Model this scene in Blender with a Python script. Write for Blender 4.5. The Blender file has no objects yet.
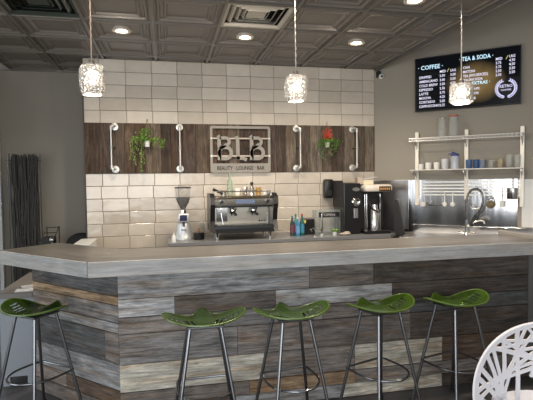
import bpy, bmesh, math, random
from mathutils import Vector, Matrix
random.seed(7)
PI = math.pi
C = bpy.context.scene.collection
SC = bpy.context.scene

# ------------------------------------------------------------------ camera
cam_d = bpy.data.cameras.new('camera')
cam = bpy.data.objects.new('camera', cam_d)
C.objects.link(cam)
cam_d.sensor_fit = 'HORIZONTAL'
cam_d.sensor_width = 36.0
cam_d.lens = 36.0 * 469.74 / 533.0
cam_d.clip_start = 0.05
yaw, pitch, roll = 0.20909, -0.04104, -0.01256
f = Vector((math.sin(yaw) * math.cos(pitch), math.cos(yaw) * math.cos(pitch), math.sin(pitch)))
r0 = Vector((math.cos(yaw), -math.sin(yaw), 0)); u0 = r0.cross(f)
r1 = math.cos(roll) * r0 + math.sin(roll) * u0
u1 = -math.sin(roll) * r0 + math.cos(roll) * u0
M4 = Matrix((r1, u1, -f)).transposed().to_4x4()
M4.translation = Vector((0.953, -5.938, 1.62))
cam.matrix_world = M4
SC.camera = cam

# ------------------------------------------------------------------ colour management, sky, daylight
SC.view_settings.view_transform = 'Standard'
SC.view_settings.look = 'None'
SC.view_settings.gamma = 1.0
SC.view_settings.use_curve_mapping = False
SC.view_settings.exposure = 0.35

world = bpy.data.worlds.new('daylight_sky')
SC.world = world
world.use_nodes = True
wn = world.node_tree.nodes; wl = world.node_tree.links
bg = wn['Background']
bg.inputs[0].default_value = (0.86, 0.93, 1.0, 1)
bg.inputs[1].default_value = 0.9

def area(name, loc, rot, sx, sy, e, col):
    l = bpy.data.lights.new(name, 'AREA'); l.shape = 'RECTANGLE'; l.size = sx; l.size_y = sy
    l.energy = e; l.color = col
    o = bpy.data.objects.new(name, l); C.objects.link(o); o.location = loc; o.rotation_euler = rot
    return o
# daylight through the shop front behind and to the left of the camera
area('shopfront_daylight', (-0.4, -8.4, 1.35), (math.radians(82), 0, math.radians(-8)), 4.6, 2.0, 125, (0.93, 0.96, 1.0))
area('side_window_daylight', (-3.7, -4.2, 1.5), (math.radians(88), 0, math.radians(-90)), 3.0, 2.2, 42, (0.86, 0.93, 1.0))

# ------------------------------------------------------------------ materials
MATS = {}
def new_mat(name):
    m = bpy.data.materials.new(name); m.use_nodes = True
    nt = m.node_tree
    return m, nt, nt.nodes['Principled BSDF']
def P(name, col, rough=0.5, metal=0.0, spec=0.5, noise=0.0, nscale=8.0, bump=0.0, trans=0.0, emit=None, es=0.0, ior=1.45, coat=0.0, alpha=1.0):
    if name in MATS: return MATS[name]
    m, nt, b = new_mat(name)
    b.inputs['Base Color'].default_value = (*col, 1)
    b.inputs['Roughness'].default_value = rough
    b.inputs['Metallic'].default_value = metal
    b.inputs['Specular IOR Level'].default_value = spec
    b.inputs['IOR'].default_value = ior
    b.inputs['Transmission Weight'].default_value = trans
    b.inputs['Coat Weight'].default_value = coat
    b.inputs['Alpha'].default_value = alpha
    if emit:
        b.inputs['Emission Color'].default_value = (*emit, 1)
        b.inputs['Emission Strength'].default_value = es
    if noise or bump:
        tc = nt.nodes.new('ShaderNodeTexCoord')
        n = nt.nodes.new('ShaderNodeTexNoise'); n.inputs['Scale'].default_value = nscale; n.inputs['Detail'].default_value = 5
        nt.links.new(tc.outputs['Object'], n.inputs['Vector'])
        if noise:
            mx = nt.nodes.new('ShaderNodeMix'); mx.data_type = 'RGBA'
            mx.inputs['A'].default_value = (*[c * (1 - noise) for c in col], 1)
            mx.inputs['B'].default_value = (*[min(1, c * (1 + noise)) for c in col], 1)
            nt.links.new(n.outputs['Fac'], mx.inputs['Factor'])
            nt.links.new(mx.outputs['Result'], b.inputs['Base Color'])
        if bump:
            bp = nt.nodes.new('ShaderNodeBump'); bp.inputs['Strength'].default_value = bump; bp.inputs['Distance'].default_value = 0.01
            nt.links.new(n.outputs['Fac'], bp.inputs['Height']); nt.links.new(bp.outputs['Normal'], b.inputs['Normal'])
    MATS[name] = m
    return m

def wood_mat(name, rough=0.7, spec=0.3, contrast=0.75, knots=True, gscale=(2.2, 34.0)):
    """weathered boards: colour attribute per board, grain along the board's U"""
    m, nt, b = new_mat(name)
    N = nt.nodes.new; L = nt.links.new
    uv = N('ShaderNodeUVMap'); uv.uv_map = 'grain'
    at = N('ShaderNodeAttribute'); at.attribute_name = 'board'
    mp = N('ShaderNodeMapping'); mp.inputs['Scale'].default_value = (gscale[0], gscale[1], 1)
    L(uv.outputs['UV'], mp.inputs['Vector'])
    n1 = N('ShaderNodeTexNoise'); n1.inputs['Scale'].default_value = 1.6; n1.inputs['Detail'].default_value = 8; n1.inputs['Roughness'].default_value = 0.65; n1.inputs['Distortion'].default_value = 0.5
    L(mp.outputs['Vector'], n1.inputs['Vector'])
    mp2 = N('ShaderNodeMapping'); mp2.inputs['Scale'].default_value = (2.5, 9, 1)
    L(uv.outputs['UV'], mp2.inputs['Vector'])
    n2 = N('ShaderNodeTexNoise'); n2.inputs['Scale'].default_value = 1.2; n2.inputs['Detail'].default_value = 4; n2.inputs['Distortion'].default_value = 1.4
    L(mp2.outputs['Vector'], n2.inputs['Vector'])
    r1_ = N('ShaderNodeMapRange'); r1_.inputs['From Min'].default_value = 0.3; r1_.inputs['From Max'].default_value = 0.7
    r1_.inputs['To Min'].default_value = 1 - contrast * 0.75; r1_.inputs['To Max'].default_value = 1 + contrast * 0.5
    L(n1.outputs['Fac'], r1_.inputs['Value'])
    r2_ = N('ShaderNodeMapRange'); r2_.inputs['From Min'].default_value = 0.3; r2_.inputs['From Max'].default_value = 0.7
    r2_.inputs['To Min'].default_value = 1 - contrast * 0.45; r2_.inputs['To Max'].default_value = 1 + contrast * 0.35
    L(n2.outputs['Fac'], r2_.inputs['Value'])
    mu = N('ShaderNodeMath'); mu.operation = 'MULTIPLY'
    L(r1_.outputs['Result'], mu.inputs[0]); L(r2_.outputs['Result'], mu.inputs[1])
    mp4 = N('ShaderNodeMapping'); mp4.inputs['Scale'].default_value = (9, 120, 1)
    L(uv.outputs['UV'], mp4.inputs['Vector'])
    n3 = N('ShaderNodeTexNoise'); n3.inputs['Scale'].default_value = 1.5; n3.inputs['Detail'].default_value = 5; n3.inputs['Roughness'].default_value = 0.7; n3.inputs['Distortion'].default_value = 0.8
    L(mp4.outputs['Vector'], n3.inputs['Vector'])
    r3_ = N('ShaderNodeMapRange'); r3_.inputs['From Min'].default_value = 0.3; r3_.inputs['From Max'].default_value = 0.7
    r3_.inputs['To Min'].default_value = 1 - contrast * 0.55; r3_.inputs['To Max'].default_value = 1 + contrast * 0.4
    L(n3.outputs['Fac'], r3_.inputs['Value'])
    mu0 = mu; mu = N('ShaderNodeMath'); mu.operation = 'MULTIPLY'
    L(mu0.outputs[0], mu.inputs[0]); L(r3_.outputs['Result'], mu.inputs[1])
    # warm stains wandering over the grey weathering
    mp5 = N('ShaderNodeMapping'); mp5.inputs['Scale'].default_value = (1.3, 14, 1); mp5.inputs['Location'].default_value = (7, 3, 0)
    L(uv.outputs['UV'], mp5.inputs['Vector'])
    n5 = N('ShaderNodeTexNoise'); n5.inputs['Scale'].default_value = 1.4; n5.inputs['Detail'].default_value = 6
    L(mp5.outputs['Vector'], n5.inputs['Vector'])
    r5_ = N('ShaderNodeMapRange'); r5_.inputs['From Min'].default_value = 0.48; r5_.inputs['From Max'].default_value = 0.68; r5_.inputs['To Max'].default_value = 0.75 if knots else 0.4
    L(n5.outputs['Fac'], r5_.inputs['Value'])
    mst = N('ShaderNodeMix'); mst.data_type = 'RGBA'; mst.blend_type = 'MULTIPLY'; mst.inputs['B'].default_value = (1.0, 0.80, 0.62, 1)
    L(r5_.outputs['Result'], mst.inputs['Factor']); L(at.outputs['Color'], mst.inputs['A'])
    vm = N('ShaderNodeVectorMath'); vm.operation = 'SCALE'
    L(mst.outputs['Result'], vm.inputs[0]); L(mu.outputs[0], vm.inputs['Scale'])
    out = vm.outputs['Vector']
    if knots:
        v = N('ShaderNodeTexVoronoi'); v.inputs['Scale'].default_value = 2.3
        mp3 = N('ShaderNodeMapping'); mp3.inputs['Scale'].default_value = (1.0, 2.2, 1)
        L(uv.outputs['UV'], mp3.inputs['Vector']); L(mp3.outputs['Vector'], v.inputs['Vector'])
        rr = N('ShaderNodeMapRange'); rr.inputs['From Min'].default_value = 0.02; rr.inputs['From Max'].default_value = 0.07
        rr.inputs['To Min'].default_value = 0.25; rr.inputs['To Max'].default_value = 1.0
        L(v.outputs['Distance'], rr.inputs['Value'])
        vm2 = N('ShaderNodeVectorMath'); vm2.operation = 'SCALE'
        L(out, vm2.inputs[0]); L(rr.outputs['Result'], vm2.inputs['Scale']); out = vm2.outputs['Vector']
    L(out, b.inputs['Base Color'])
    b.inputs['Roughness'].default_value = rough; b.inputs['Specular IOR Level'].default_value = spec
    bp = N('ShaderNodeBump'); bp.inputs['Strength'].default_value = 0.5; bp.inputs['Distance'].default_value = 0.006
    L(n1.outputs['Fac'], bp.inputs['Height']); L(bp.outputs['Normal'], b.inputs['Normal'])
    return m

def tile_mat():
    m, nt, b = new_mat('glazed_tile')
    N = nt.nodes.new; L = nt.links.new
    g = N('ShaderNodeNewGeometry'); tc = N('ShaderNodeTexCoord')
    n = N('ShaderNodeTexNoise'); n.inputs['Scale'].default_value = 7; n.inputs['Detail'].default_value = 4
    L(tc.outputs['Object'], n.inputs['Vector'])
    cr = N('ShaderNodeValToRGB')
    cr.color_ramp.elements[0].color = (0.42, 0.37, 0.305, 1); cr.color_ramp.elements[1].color = (0.68, 0.62, 0.535, 1)
    mx = N('ShaderNodeMath'); mx.operation = 'MULTIPLY_ADD'; mx.inputs[1].default_value = 0.55
    L(g.outputs['Random Per Island'], mx.inputs[0]); 
    ml = N('ShaderNodeMath'); ml.operation = 'MULTIPLY'; ml.inputs[1].default_value = 0.5
    L(n.outputs['Fac'], ml.inputs[0]); L(ml.outputs[0], mx.inputs[2])
    L(mx.outputs[0], cr.inputs['Fac']); L(cr.outputs['Color'], b.inputs['Base Color'])
    b.inputs['Roughness'].default_value = 0.16; b.inputs['Specular IOR Level'].default_value = 0.5
    bp = N('ShaderNodeBump'); bp.inputs['Strength'].default_value = 0.35; bp.inputs['Distance'].default_value = 0.02
    L(n.outputs['Fac'], bp.inputs['Height']); L(bp.outputs['Normal'], b.inputs['Normal'])
    return m

def brushed(name, col, rough, axis_scale=(60, 60, 1.5), bump=0.15):
    m, nt, b = new_mat(name)
    N = nt.nodes.new; L = nt.links.new
    tc = N('ShaderNodeTexCoord'); mp = N('ShaderNodeMapping'); mp.inputs['Scale'].default_value = axis_scale
    L(tc.outputs['Object'], mp.inputs['Vector'])
    n = N('ShaderNodeTexNoise'); n.inputs['Scale'].default_value = 1; n.inputs['Detail'].default_value = 3
    L(mp.outputs['Vector'], n.inputs['Vector'])
    rr = N('ShaderNodeMapRange'); rr.inputs['To Min'].default_value = rough * 0.6; rr.inputs['To Max'].default_value = rough * 1.5
    L(n.outputs['Fac'], rr.inputs['Value']); L(rr.outputs['Result'], b.inputs['Roughness'])
    b.inputs['Base Color'].default_value = (*col, 1); b.inputs['Metallic'].default_value = 1.0
    bp = N('ShaderNodeBump'); bp.inputs['Strength'].default_value = bump; bp.inputs['Distance'].default_value = 0.003
    L(n.outputs['Fac'], bp.inputs['Height']); L(bp.outputs['Normal'], b.inputs['Normal'])
    return m

m_wallL = P('warm_grey_paint', (0.29, 0.262, 0.215), 0.65, noise=0.04, nscale=1.5)
m_ceil = P('pewter_ceiling', (0.19, 0.172, 0.152), 0.33, metal=0.35, noise=0.06, nscale=3)
m_floor = P('dark_concrete_floor', (0.12, 0.115, 0.115), 0.45, noise=0.35, nscale=2.5)
m_white = P('white_paint', (0.72, 0.72, 0.70), 0.45)
m_black = P('black_plastic', (0.012, 0.012, 0.013), 0.3)
m_blackm = P('black_matte', (0.015, 0.015, 0.016), 0.6)
m_chrome = P('chrome', (0.82, 0.80, 0.76), 0.12, metal=1)
m_steel = brushed('brushed_steel', (0.62, 0.61, 0.60), 0.30)
m_splash = brushed('steel_splash_sheet', (0.62, 0.62, 0.63), 0.15, (7, 7, 1.0), 0.9)
m_darksteel = P('dark_steel', (0.10, 0.105, 0.11), 0.32, metal=0.9)
m_galv = P('galvanised_pipe', (0.62, 0.61, 0.58), 0.35, metal=0.75, noise=0.1, nscale=40)
m_grout = P('grout', (0.10, 0.085, 0.07), 0.9)
m_tile = tile_mat()
m_wood = wood_mat('reclaimed_wood', 0.75, 0.25, 0.80)
m_woodv = wood_mat('reclaimed_panel_wood', 0.7, 0.25, 0.8)
m_slab = wood_mat('bar_top_surface', 0.30, 0.45, 0.5, False, (1.2, 22))
m_green = P('green_enamel', (0.030, 0.062, 0.006), 0.26, noise=0.15, nscale=12, coat=0.4)
m_gunmetal = P('stool_leg_steel', (0.20, 0.205, 0.215), 0.28, metal=1)
m_signmetal = P('brushed_sign_metal', (0.27, 0.25, 0.22), 0.5, metal=0.25, noise=0.12, nscale=30)
m_glass = P('clear_glass', (0.55, 0.57, 0.55), 0.06, alpha=0.20)
m_crystal = P('textured_crystal_glass', (1.0, 0.98, 0.95), 0.12, trans=0.80, ior=1.5, bump=1.0, nscale=45)
nt_ = m_crystal.node_tree; b__ = nt_.nodes['Principled BSDF']
vo = nt_.nodes.new('ShaderNodeTexVoronoi'); vo.inputs['Scale'].default_value = 62
tc_ = nt_.nodes.new('ShaderNodeTexCoord'); bp_ = nt_.nodes.new('ShaderNodeBump'); bp_.inputs['Strength'].default_value = 1.0; bp_.inputs['Distance'].default_value = 0.02
nt_.links.new(tc_.outputs['Object'], vo.inputs['Vector']); nt_.links.new(vo.outputs['Distance'], bp_.inputs['Height']); nt_.links.new(bp_.outputs['Normal'], b__.inputs['Normal'])
m_blueglass = P('blue_glass', (0.14, 0.22, 0.42), 0.08, trans=0.55, ior=1.2)
m_ceramic = P('pale_ceramic', (0.70, 0.69, 0.66), 0.25)
m_bulb = P('warm_bulb', (1, 0.9, 0.75), 0.4, emit=(1.0, 0.90, 0.74), es=34)
m_lens = P('downlight_lens', (1, 0.92, 0.8), 0.4, emit=(1.0, 0.84, 0.62), es=14)
m_cord = P('braided_cord', (0.14, 0.11, 0.09), 0.7)
m_leaf = P('leaf_green', (0.11, 0.24, 0.04), 0.5, noise=0.5, nscale=30)
m_leafl = P('pale_leaf_green', (0.20, 0.36, 0.07), 0.5, noise=0.4, nscale=30)
m_red = P('red_petals', (0.42, 0.05, 0.03), 0.5, noise=0.3, nscale=30)
m_wire = P('rusty_wire', (0.22, 0.13, 0.06), 0.5, metal=0.6)
m_twig = P('charcoal_twig', (0.045, 0.043, 0.041), 0.6, noise=0.6, nscale=20)
m_pine = P('pale_pine_post', (0.74, 0.68, 0.58), 0.35, metal=0.2, noise=0.12, nscale=10)
m_beans = P('coffee_beans', (0.020, 0.009, 0.005), 0.7, noise=0.6, nscale=120)
m_counter = P('grey_counter_laminate', (0.20, 0.205, 0.215), 0.3, noise=0.1, nscale=14)
m_cab = P('dark_cabinet', (0.05, 0.05, 0.052), 0.5)
m_paper = P('white_paper', (0.80, 0.80, 0.80), 0.8)
m_cream = P('cream_plastic', (0.74, 0.66, 0.58), 0.3)

# ------------------------------------------------------------------ mesh helpers
class MB:
    def __init__(s):
        s.b = bmesh.new(); s.uv = None; s.cl = None
    def wood(s):
        s.uv = s.b.loops.layers.uv.new('grain'); s.cl = s.b.loops.layers.float_color.new('board'); return s
    def _mark(s, geo, T=None):
        if T is not None: bmesh.ops.transform(s.b, matrix=T, verts=geo)
        return geo
    def box(s, x0, x1, y0, y1, z0, z1, T=None, bev=0.0):
        r = bmesh.ops.create_cube(s.b, size=1)
        vs = r['verts']
        for v in vs:
            v.co = Vector(((x0 + x1) / 2 + v.co.x * (x1 - x0), (y0 + y1) / 2 + v.co.y * (y1 - y0), (z0 + z1) / 2 + v.co.z * (z1 - z0)))
        if T is not None: bmesh.ops.transform(s.b, matrix=T, verts=vs)
        if bev > 0:
            es = list({e for v in vs for e in v.link_edges})
            bmesh.ops.bevel(s.b, geom=es, offset=bev, segments=2, affect='EDGES', profile=0.5)
        return s
    def cone(s, a, b, ra, rb=None, n=12, caps=True):
        a = Vector(a); b = Vector(b); rb = ra if rb is None else rb
        d = b - a; L = d.length
        if L < 1e-7: return s
        q = d.to_track_quat('Z', 'Y').to_matrix().to_4x4()
        q.translation = (a + b) / 2
        bmesh.ops.create_cone(s.b, cap_ends=caps, segments=n, radius1=ra, radius2=rb, depth=L, matrix=q)
        return s
    def sphere(s, c, r, sc=(1, 1, 1), u=14, v=10, rot=None):
        M = Matrix.Translation(Vector(c)) @ (rot if rot else Matrix.Identity(4)) @ Matrix.Diagonal((*sc, 1))
        bmesh.ops.create_uvsphere(s.b, u_segments=u, v_segments=v, radius=r, matrix=M)
        return s
    def tube(s, pts, r, n=8, closed=False, caps=True):
        pts = [Vector(p) for p in pts]; k = len(pts)
        rr = r if isinstance(r, (list, tuple)) else [r] * k
        rings = []
        prev = None
        for i, p in enumerate(pts):
            if closed: t = pts[(i + 1) % k] - pts[i - 1]
            else: t = pts[min(i + 1, k - 1)] - pts[max(i - 1, 0)]
            t.normalize()
            if prev is None:
                a = Vector((0, 0, 1)) if abs(t.z) < 0.9 else Vector((1, 0, 0))
                x = t.cross(a).normalized()
            else:
                x = (prev - t * prev.dot(t)).normalized()
            prev = x; y = t.cross(x)
            rings.append([s.b.verts.new(p + (x * math.cos(2 * PI * j / n) + y * math.sin(2 * PI * j / n)) * rr[i]) for j in range(n)])
        for i in range(k if closed else k - 1):
            A, B = rings[i], rings[(i + 1) % k]
            for j in range(n): s.b.faces.new((A[j], A[(j + 1) % n], B[(j + 1) % n], B[j]))
        if not closed and caps:
            s.b.faces.new(rings[0][::-1]); s.b.faces.new(rings[-1])
        return s
    def lathe(s, prof, c=(0, 0, 0), n=20, T=None):
        c = Vector(c); rings = []; allv = []
        for r, z in prof:
            if r < 1e-5: ring = [s.b.verts.new(c + Vector((0, 0, z)))]
            else: ring = [s.b.verts.new(c + Vector((r * math.cos(2 * PI * j / n), r * math.sin(2 * PI * j / n), z))) for j in range(n)]
            rings.append(ring); allv += ring
        for A, B in zip(rings, rings[1:]):
            for j in range(n):
                k = (j + 1) % n
                if len(A) == 1 and len(B) == 1: continue
                if len(A) == 1: s.b.faces.new((A[0], B[k], B[j]))
                elif len(B) == 1: s.b.faces.new((A[j], A[k], B[0]))
                else: s.b.faces.new((A[j], A[k], B[k], B[j]))
        if T is not None: bmesh.ops.transform(s.b, matrix=T, verts=allv)
        return s
    def prism(s, poly, z0, z1, T=None):
        a = [s.b.verts.new((x, y, z0)) for x, y in poly]; b = [s.b.verts.new((x, y, z1)) for x, y in poly]
        n = len(poly)
        s.b.faces.new(a[::-1]); s.b.faces.new(b)
        for i in range(n): s.b.faces.new((a[i], a[(i + 1) % n], b[(i + 1) % n], b[i]))
        if T is not None: bmesh.ops.transform(s.b, matrix=T, verts=a + b)
        return s
    def quad(s, *p):
        s.b.faces.new([s.b.verts.new(Vector(q)) for q in p]); return s
    def board(s, o, u, v, w, l, h, t, col, bev=0.002):
        """board: origin o, length l along u, height h along v, thickness t along w"""
        o = Vector(o); u = Vector(u); v = Vector(v); w = Vector(w)
        vs = []
        b2 = bev
        for (tt, ins) in ((0, 0), (t - b2, 0), (t, b2)):
            vs.append([s.b.verts.new(o + u * a + v * c + w * tt) for a, c in ((ins, ins), (l - ins, ins), (l - ins, h - ins), (ins, h - ins))])
        fs = []
        for A, B in zip(vs, vs[1:]):
            for i in range(4): fs.append(s.b.faces.new((A[i], A[(i + 1) % 4], B[(i + 1) % 4], B[i])))
        fs.append(s.b.faces.new(vs[-1])); fs.append(s.b.faces.new(vs[0][::-1]))
        ou, ov = random.uniform(0, 50), random.uniform(0, 50)
        for f_ in fs:
            for lp in f_.loops:
                d = lp.vert.co - o
                lp[s.uv].uv = (d.dot(u) + ou, d.dot(v) + d.dot(w) + ov)
                lp[s.cl] = (*col, 1)
        return s
    def build(s, name, mat, parent=None, smooth=False, loc=None, rz=0.0, solid=0.0, sub=0):
        bmesh.ops.recalc_face_normals(s.b, faces=s.b.faces[:])
        me = bpy.data.meshes.new(name); s.b.to_mesh(me); s.b.free()
        me.materials.append(mat)
        if smooth:
            for p in me.polygons: p.use_smooth = True
            try: me.set_sharp_from_angle(angle=math.radians(38))
            except Exception: pass
        o = bpy.data.objects.new(name, me); C.objects.link(o)
        if parent: o.parent = parent
        if loc: o.location = loc
        if rz: o.rotation_euler = (0, 0, rz)
        if solid:
            md = o.modifiers.new('s', 'SOLIDIFY'); md.thickness = solid; md.offset = 0
        if sub:
            md = o.modifiers.new('u', 'SUBSURF'); md.levels = sub; md.render_levels = sub
        return o

def thing(name, label, cat, loc=(0, 0, 0), rz=0.0, group=None):
    o = bpy.data.objects.new(name, None); C.objects.link(o)
    o.empty_display_size = 0.1
    o.location = loc; o.rotation_euler = (0, 0, rz); o['label'] = label; o['category'] = cat
    if group: o['group'] = group
    return o
def tag(o, label, cat, group=None):
    o['label'] = label; o['category'] = cat
    if group: o['group'] = group
    return o
def struct(o): o['kind'] = 'structure'; return o
def dup(root, loc, rz=None, label=None):
    r = root.copy(); C.objects.link(r); r.location = loc
    if rz is not None: r.rotation_euler = (0, 0, rz)
    if label: r['label'] = label
    for ch in list(root.children):
        c = ch.copy(); C.objects.link(c); c.parent = r
        for g in list(ch.children):
            d = g.copy(); C.objects.link(d); d.parent = c
    return r
_dg = None
def text_bm(mb, txt, size, x, z, depth=0.002, y=0.0, align='LEFT', sx=1.0, bold=0.0, T=None):
    """adds lettering lying in the local XZ plane facing -Y, baseline left at (x, z)"""
    cu = bpy.data.curves.new('txt', 'FONT'); cu.body = txt; cu.size = size; cu.extrude = depth / 2; cu.offset = bold
    cu.align_x = align; cu.resolution_u = 2
    o = bpy.data.objects.new('txt', cu); C.objects.link(o)
    me = bpy.data.meshes.new_from_object(o.evaluated_get(bpy.context.evaluated_depsgraph_get()))
    n0 = len(mb.b.verts)
    mb.b.from_mesh(me); mb.b.verts.ensure_lookup_table()
    vs = mb.b.verts[n0:]
    R = Matrix.Translation((x, y, z)) @ Matrix.Rotation(PI / 2, 4, 'X') @ Matrix.Diagonal((sx, 1, 1, 1))
    if T is not None: R = T @ R
    bmesh.ops.transform(mb.b, matrix=R, verts=vs)
    bpy.data.objects.remove(o); bpy.data.curves.remove(cu); bpy.data.meshes.remove(me)

ZC = 3.096          # ceiling
ZT = 2.335          # top of wood band
ZB = 1.729          # bottom of wood band
W = 3.71            # width of the tiled wall
AD = math.radians(42.5)
DX, DY = math.cos(AD), -math.sin(AD)
def dw(s, off=0.0, z=0.0):
    """point on the diagonal wall: s along it, off into the room"""
    return Vector((W + s * DX - off * math.sin(AD), s * DY - off * math.cos(AD), z))

# ================================================================== STRUCTURE
mb = MB(); mb.box(-4.2, 5.4, -9.0, 1.0, -0.1, 0.0); struct(mb.build('floor', m_floor))
# rear tiled wall (block) with the alcove to its left
mb = MB(); mb.box(0.012, W, 0.0, 0.12, 0, ZC - 0.002); struct(mb.build('wall_rear', m_grout))
mb = MB(); mb.box(0.0, 0.012, -0.012, 0.70, 0, ZC - 0.002); struct(mb.build('trim_1', P('dark_edge_trim', (0.05, 0.045, 0.04), 0.5)))
mb = MB(); mb.box(-1.23, 0.0, 0.72, 0.82, 0, 4.6); struct(mb.build('wall_alcove', m_wallL))
# left side wall with tall window
WX = -1.13
mb = MB()
mb.box(WX - 0.1, WX, 0.66, 0.72, 0, ZC); mb.box(WX - 0.1, WX, -0.9, 0.66, 2.15, ZC); mb.box(WX - 0.1, WX, -1.5, -0.9, 0, ZC)
mb.box(WX - 0.1, WX, -0.9, 0.66, 0, 0.1)
struct(mb.build('wall_left', m_wallL))
mb = MB()
mb.box(WX - 0.06, WX + 0.012, 0.63, 0.68, 0.1, 2.15); mb.box(WX - 0.06, WX + 0.012, -0.9, -0.85, 0.1, 2.15)
mb.box(WX - 0.06, WX + 0.012, -0.85, 0.63, 2.10, 2.15); mb.box(WX - 0.06, WX + 0.012, -0.85, 0.63, 0.1, 0.15)
wf = struct(mb.build('window_1', m_white))
mb = MB(); mb.box(WX - 0.035, WX - 0.029, -0.85, 0.63, 0.15, 2.10)
mb.build('pane', P('window_glass', (0.9, 0.95, 1.0), 0.02, trans=1.0, ior=1.05), wf)
# diagonal wall and right wall
TD = Matrix.Translation((W, 0, 0)) @ Matrix.Rotation(-AD, 4, 'Z')
mb = MB(); mb.box(0.0, 1.95, 0.0, 0.12, 0, 4.6, TD); struct(mb.build('wall_diagonal', m_wallL))
e = dw(1.95)
mb = MB(); mb.box(e.x, e.x + 0.12, -9.0, e.y + 0.05, 0, 4.6); struct(mb.build('wall_right', m_wallL))
mb = MB(); mb.box(-4.2, -4.1, -9, -5.9, 0, ZC); mb.box(-4.2, -4.1, -5.9, -2.5, 0, 0.4); mb.box(-4.2, -4.1, -5.9, -2.5, 2.6, ZC); mb.box(-4.2, -4.1, -2.5, -1.5, 0, ZC); mb.box(-4.2, -1.13, -1.6, -1.5, 0, ZC)
struct(mb.build('wall_street_side', m_wallL))
# upper roof over the open strip beside the diagonal wall
mb = MB(); mb.box(3.6, 5.4, -9.0, 1.0, 4.6, 4.7); struct(mb.build('ceiling_upper', P('dark_void_paint', (0.02, 0.02, 0.02), 0.9)))
mb = MB(); mb.box(3.735, 3.765, -9.0, 0.0, ZC - 0.012, 4.6); struct(mb.build('trim_2', P('bulkhead_paint', (0.05, 0.045, 0.04), 0.6)))

# pressed-metal ceiling: 0.61 m cells, nested coffers
G = 0.61; GX0 = 0.86; GY0 = -0.80
def cell_range(i, j): return GX0 + i * G, GX0 + (i + 1) * G, GY0 + j * G, GY0 + (j + 1) * G
prof = [(0.0, 0.0), (0.014, 0.0), (0.014, 0.012), (0.034, 0.012), (0.046, 0.0), (0.060, 0.0), (0.070, 0.018), (0.098, 0.018), (0.108, 0.004), (0.120, 0.004), (0.132, 0.022), (0.30, 0.022)]
vents = {(1, -2), (-2, -2)}
mb = MB(); b = mb.b
for i in range(-9, 5):
    for j in range(-14, 3):
        x0, x1, y0, y1 = cell_range(i, j)
        x1 = min(x1, 3.75); y1 = min(y1, 0.72)
        if x0 >= 3.74 or y0 > 0.7: continue
        if (i, j) in vents or (x0 < -1.5 and y0 > -1.45): continue
        if y0 > -0.3 and x0 > -0.4 and y1 > 0 and x0 >= 0.2: y1 = min(y1, 0.05)
        w, h = x1 - x0, y1 - y0
        if w < 0.02 or h < 0.02: continue
        rings = []
        for ins, dz in prof:
            ins = min(ins, min(w, h) * 0.499)
            rings.append([b.verts.new((x, y, ZC + dz)) for x, y in ((x0 + ins, y0 + ins), (x1 - ins, y0 + ins), (x1 - ins, y1 - ins), (x0 + ins, y1 - ins))])
            if ins >= min(w, h) * 0.498: break
        for A, B in zip(rings, rings[1:]):
            for k in range(4):
                try: b.faces.new((A[k], A[(k + 1) % 4], B[(k + 1) % 4], B[k]))
                except Exception: pass
        if len(rings) == len(prof): b.faces.new(rings[-1])
mb.box(-1.23, 3.73, -9.3, 0.72, ZC + 0.14, ZC + 0.2); mb.box(-4.63, -1.23, -9.3, -1.5, ZC + 0.14, ZC + 0.2)
struct(mb.build('ceiling', m_ceil))
# main tees of the ceiling grid
mb = MB()
for i in range(-8, 6):
    x = GX0 + i * G
    if x < 3.75: mb.box(x - 0.012, x + 0.012, -9.2, (-1.5 if x < -1.2 else 0.72 if x < 0 else 0.0), ZC - 0.012, ZC + 0.002)
for j in range(-13, 3):
    y = GY0 + j * G
    if y < 0.0: mb.box(-4.6 if y < -1.45 else -1.2, 3.74, y - 0.006, y + 0.006, ZC - 0.008, ZC + 0.002)
mb.box(-1.2, 0.0, 0.69, 0.72, ZC - 0.02, ZC)
mb.box(3.715, 3.745, -9.2, 0.0, ZC - 0.03, ZC + 0.03)
struct(mb.build('trim_3', P('ceiling_tee_metal', (0.20, 0.185, 0.165), 0.3, metal=0.5)))

# wall tiles: every tile a slightly tilted glazed block, one mesh
def tiles(name, z_top, rows, off0):
    mb = MB()
    for k in range(rows):
        z1 = z_top - k * 0.1524; z0 = z1 - 0.1524
        j = 0.1905 + off0[k % len(off0)] - 0.3048
        while j < W:
            x0 = max(j, 0.012); x1 = min(j + 0.3048, W)
            j += 0.3048
            if x1 - x0 < 0.02: continue
            g = 0.0022
            a, c = random.gauss(0, 0.006), random.gauss(0, 0.006)
            cx, cz = (x0 + x1) / 2, (z0 + z1) / 2
            T = Matrix.Translation((cx, -0.004, cz)) @ Matrix.Rotation(a, 4, 'X') @ Matrix.Rotation(c, 4, 'Z')
            hx, hz = (x1 - x0) / 2 - g, (z1 - z0) / 2 - g
            vs = []
            for yy, ins in ((0.004, 0), (-0.0035, 0), (-0.006, 0.004)):
                vs.append([mb.b.verts.new(T @ Vector((sx * (hx - ins), yy, sz * (hz - ins)))) for sx, sz in ((-1, -1), (1, -1), (1, 1), (-1, 1))])
            for A, B in zip(vs, vs[1:]):
                for q in range(4): mb.b.faces.new((A[q], A[(q + 1) % 4], B[(q + 1) % 4], B[q]))
            mb.b.faces.new(vs[-1])
    return struct(mb.build(name, m_tile))
tiles('wall_rear_upper_tiles', ZC - 0.002, 5, [0.0, 0.004, -0.003])
tiles('wall_rear_lower_tiles', ZB, 8, [0.012, -0.006, 0.006])

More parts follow.
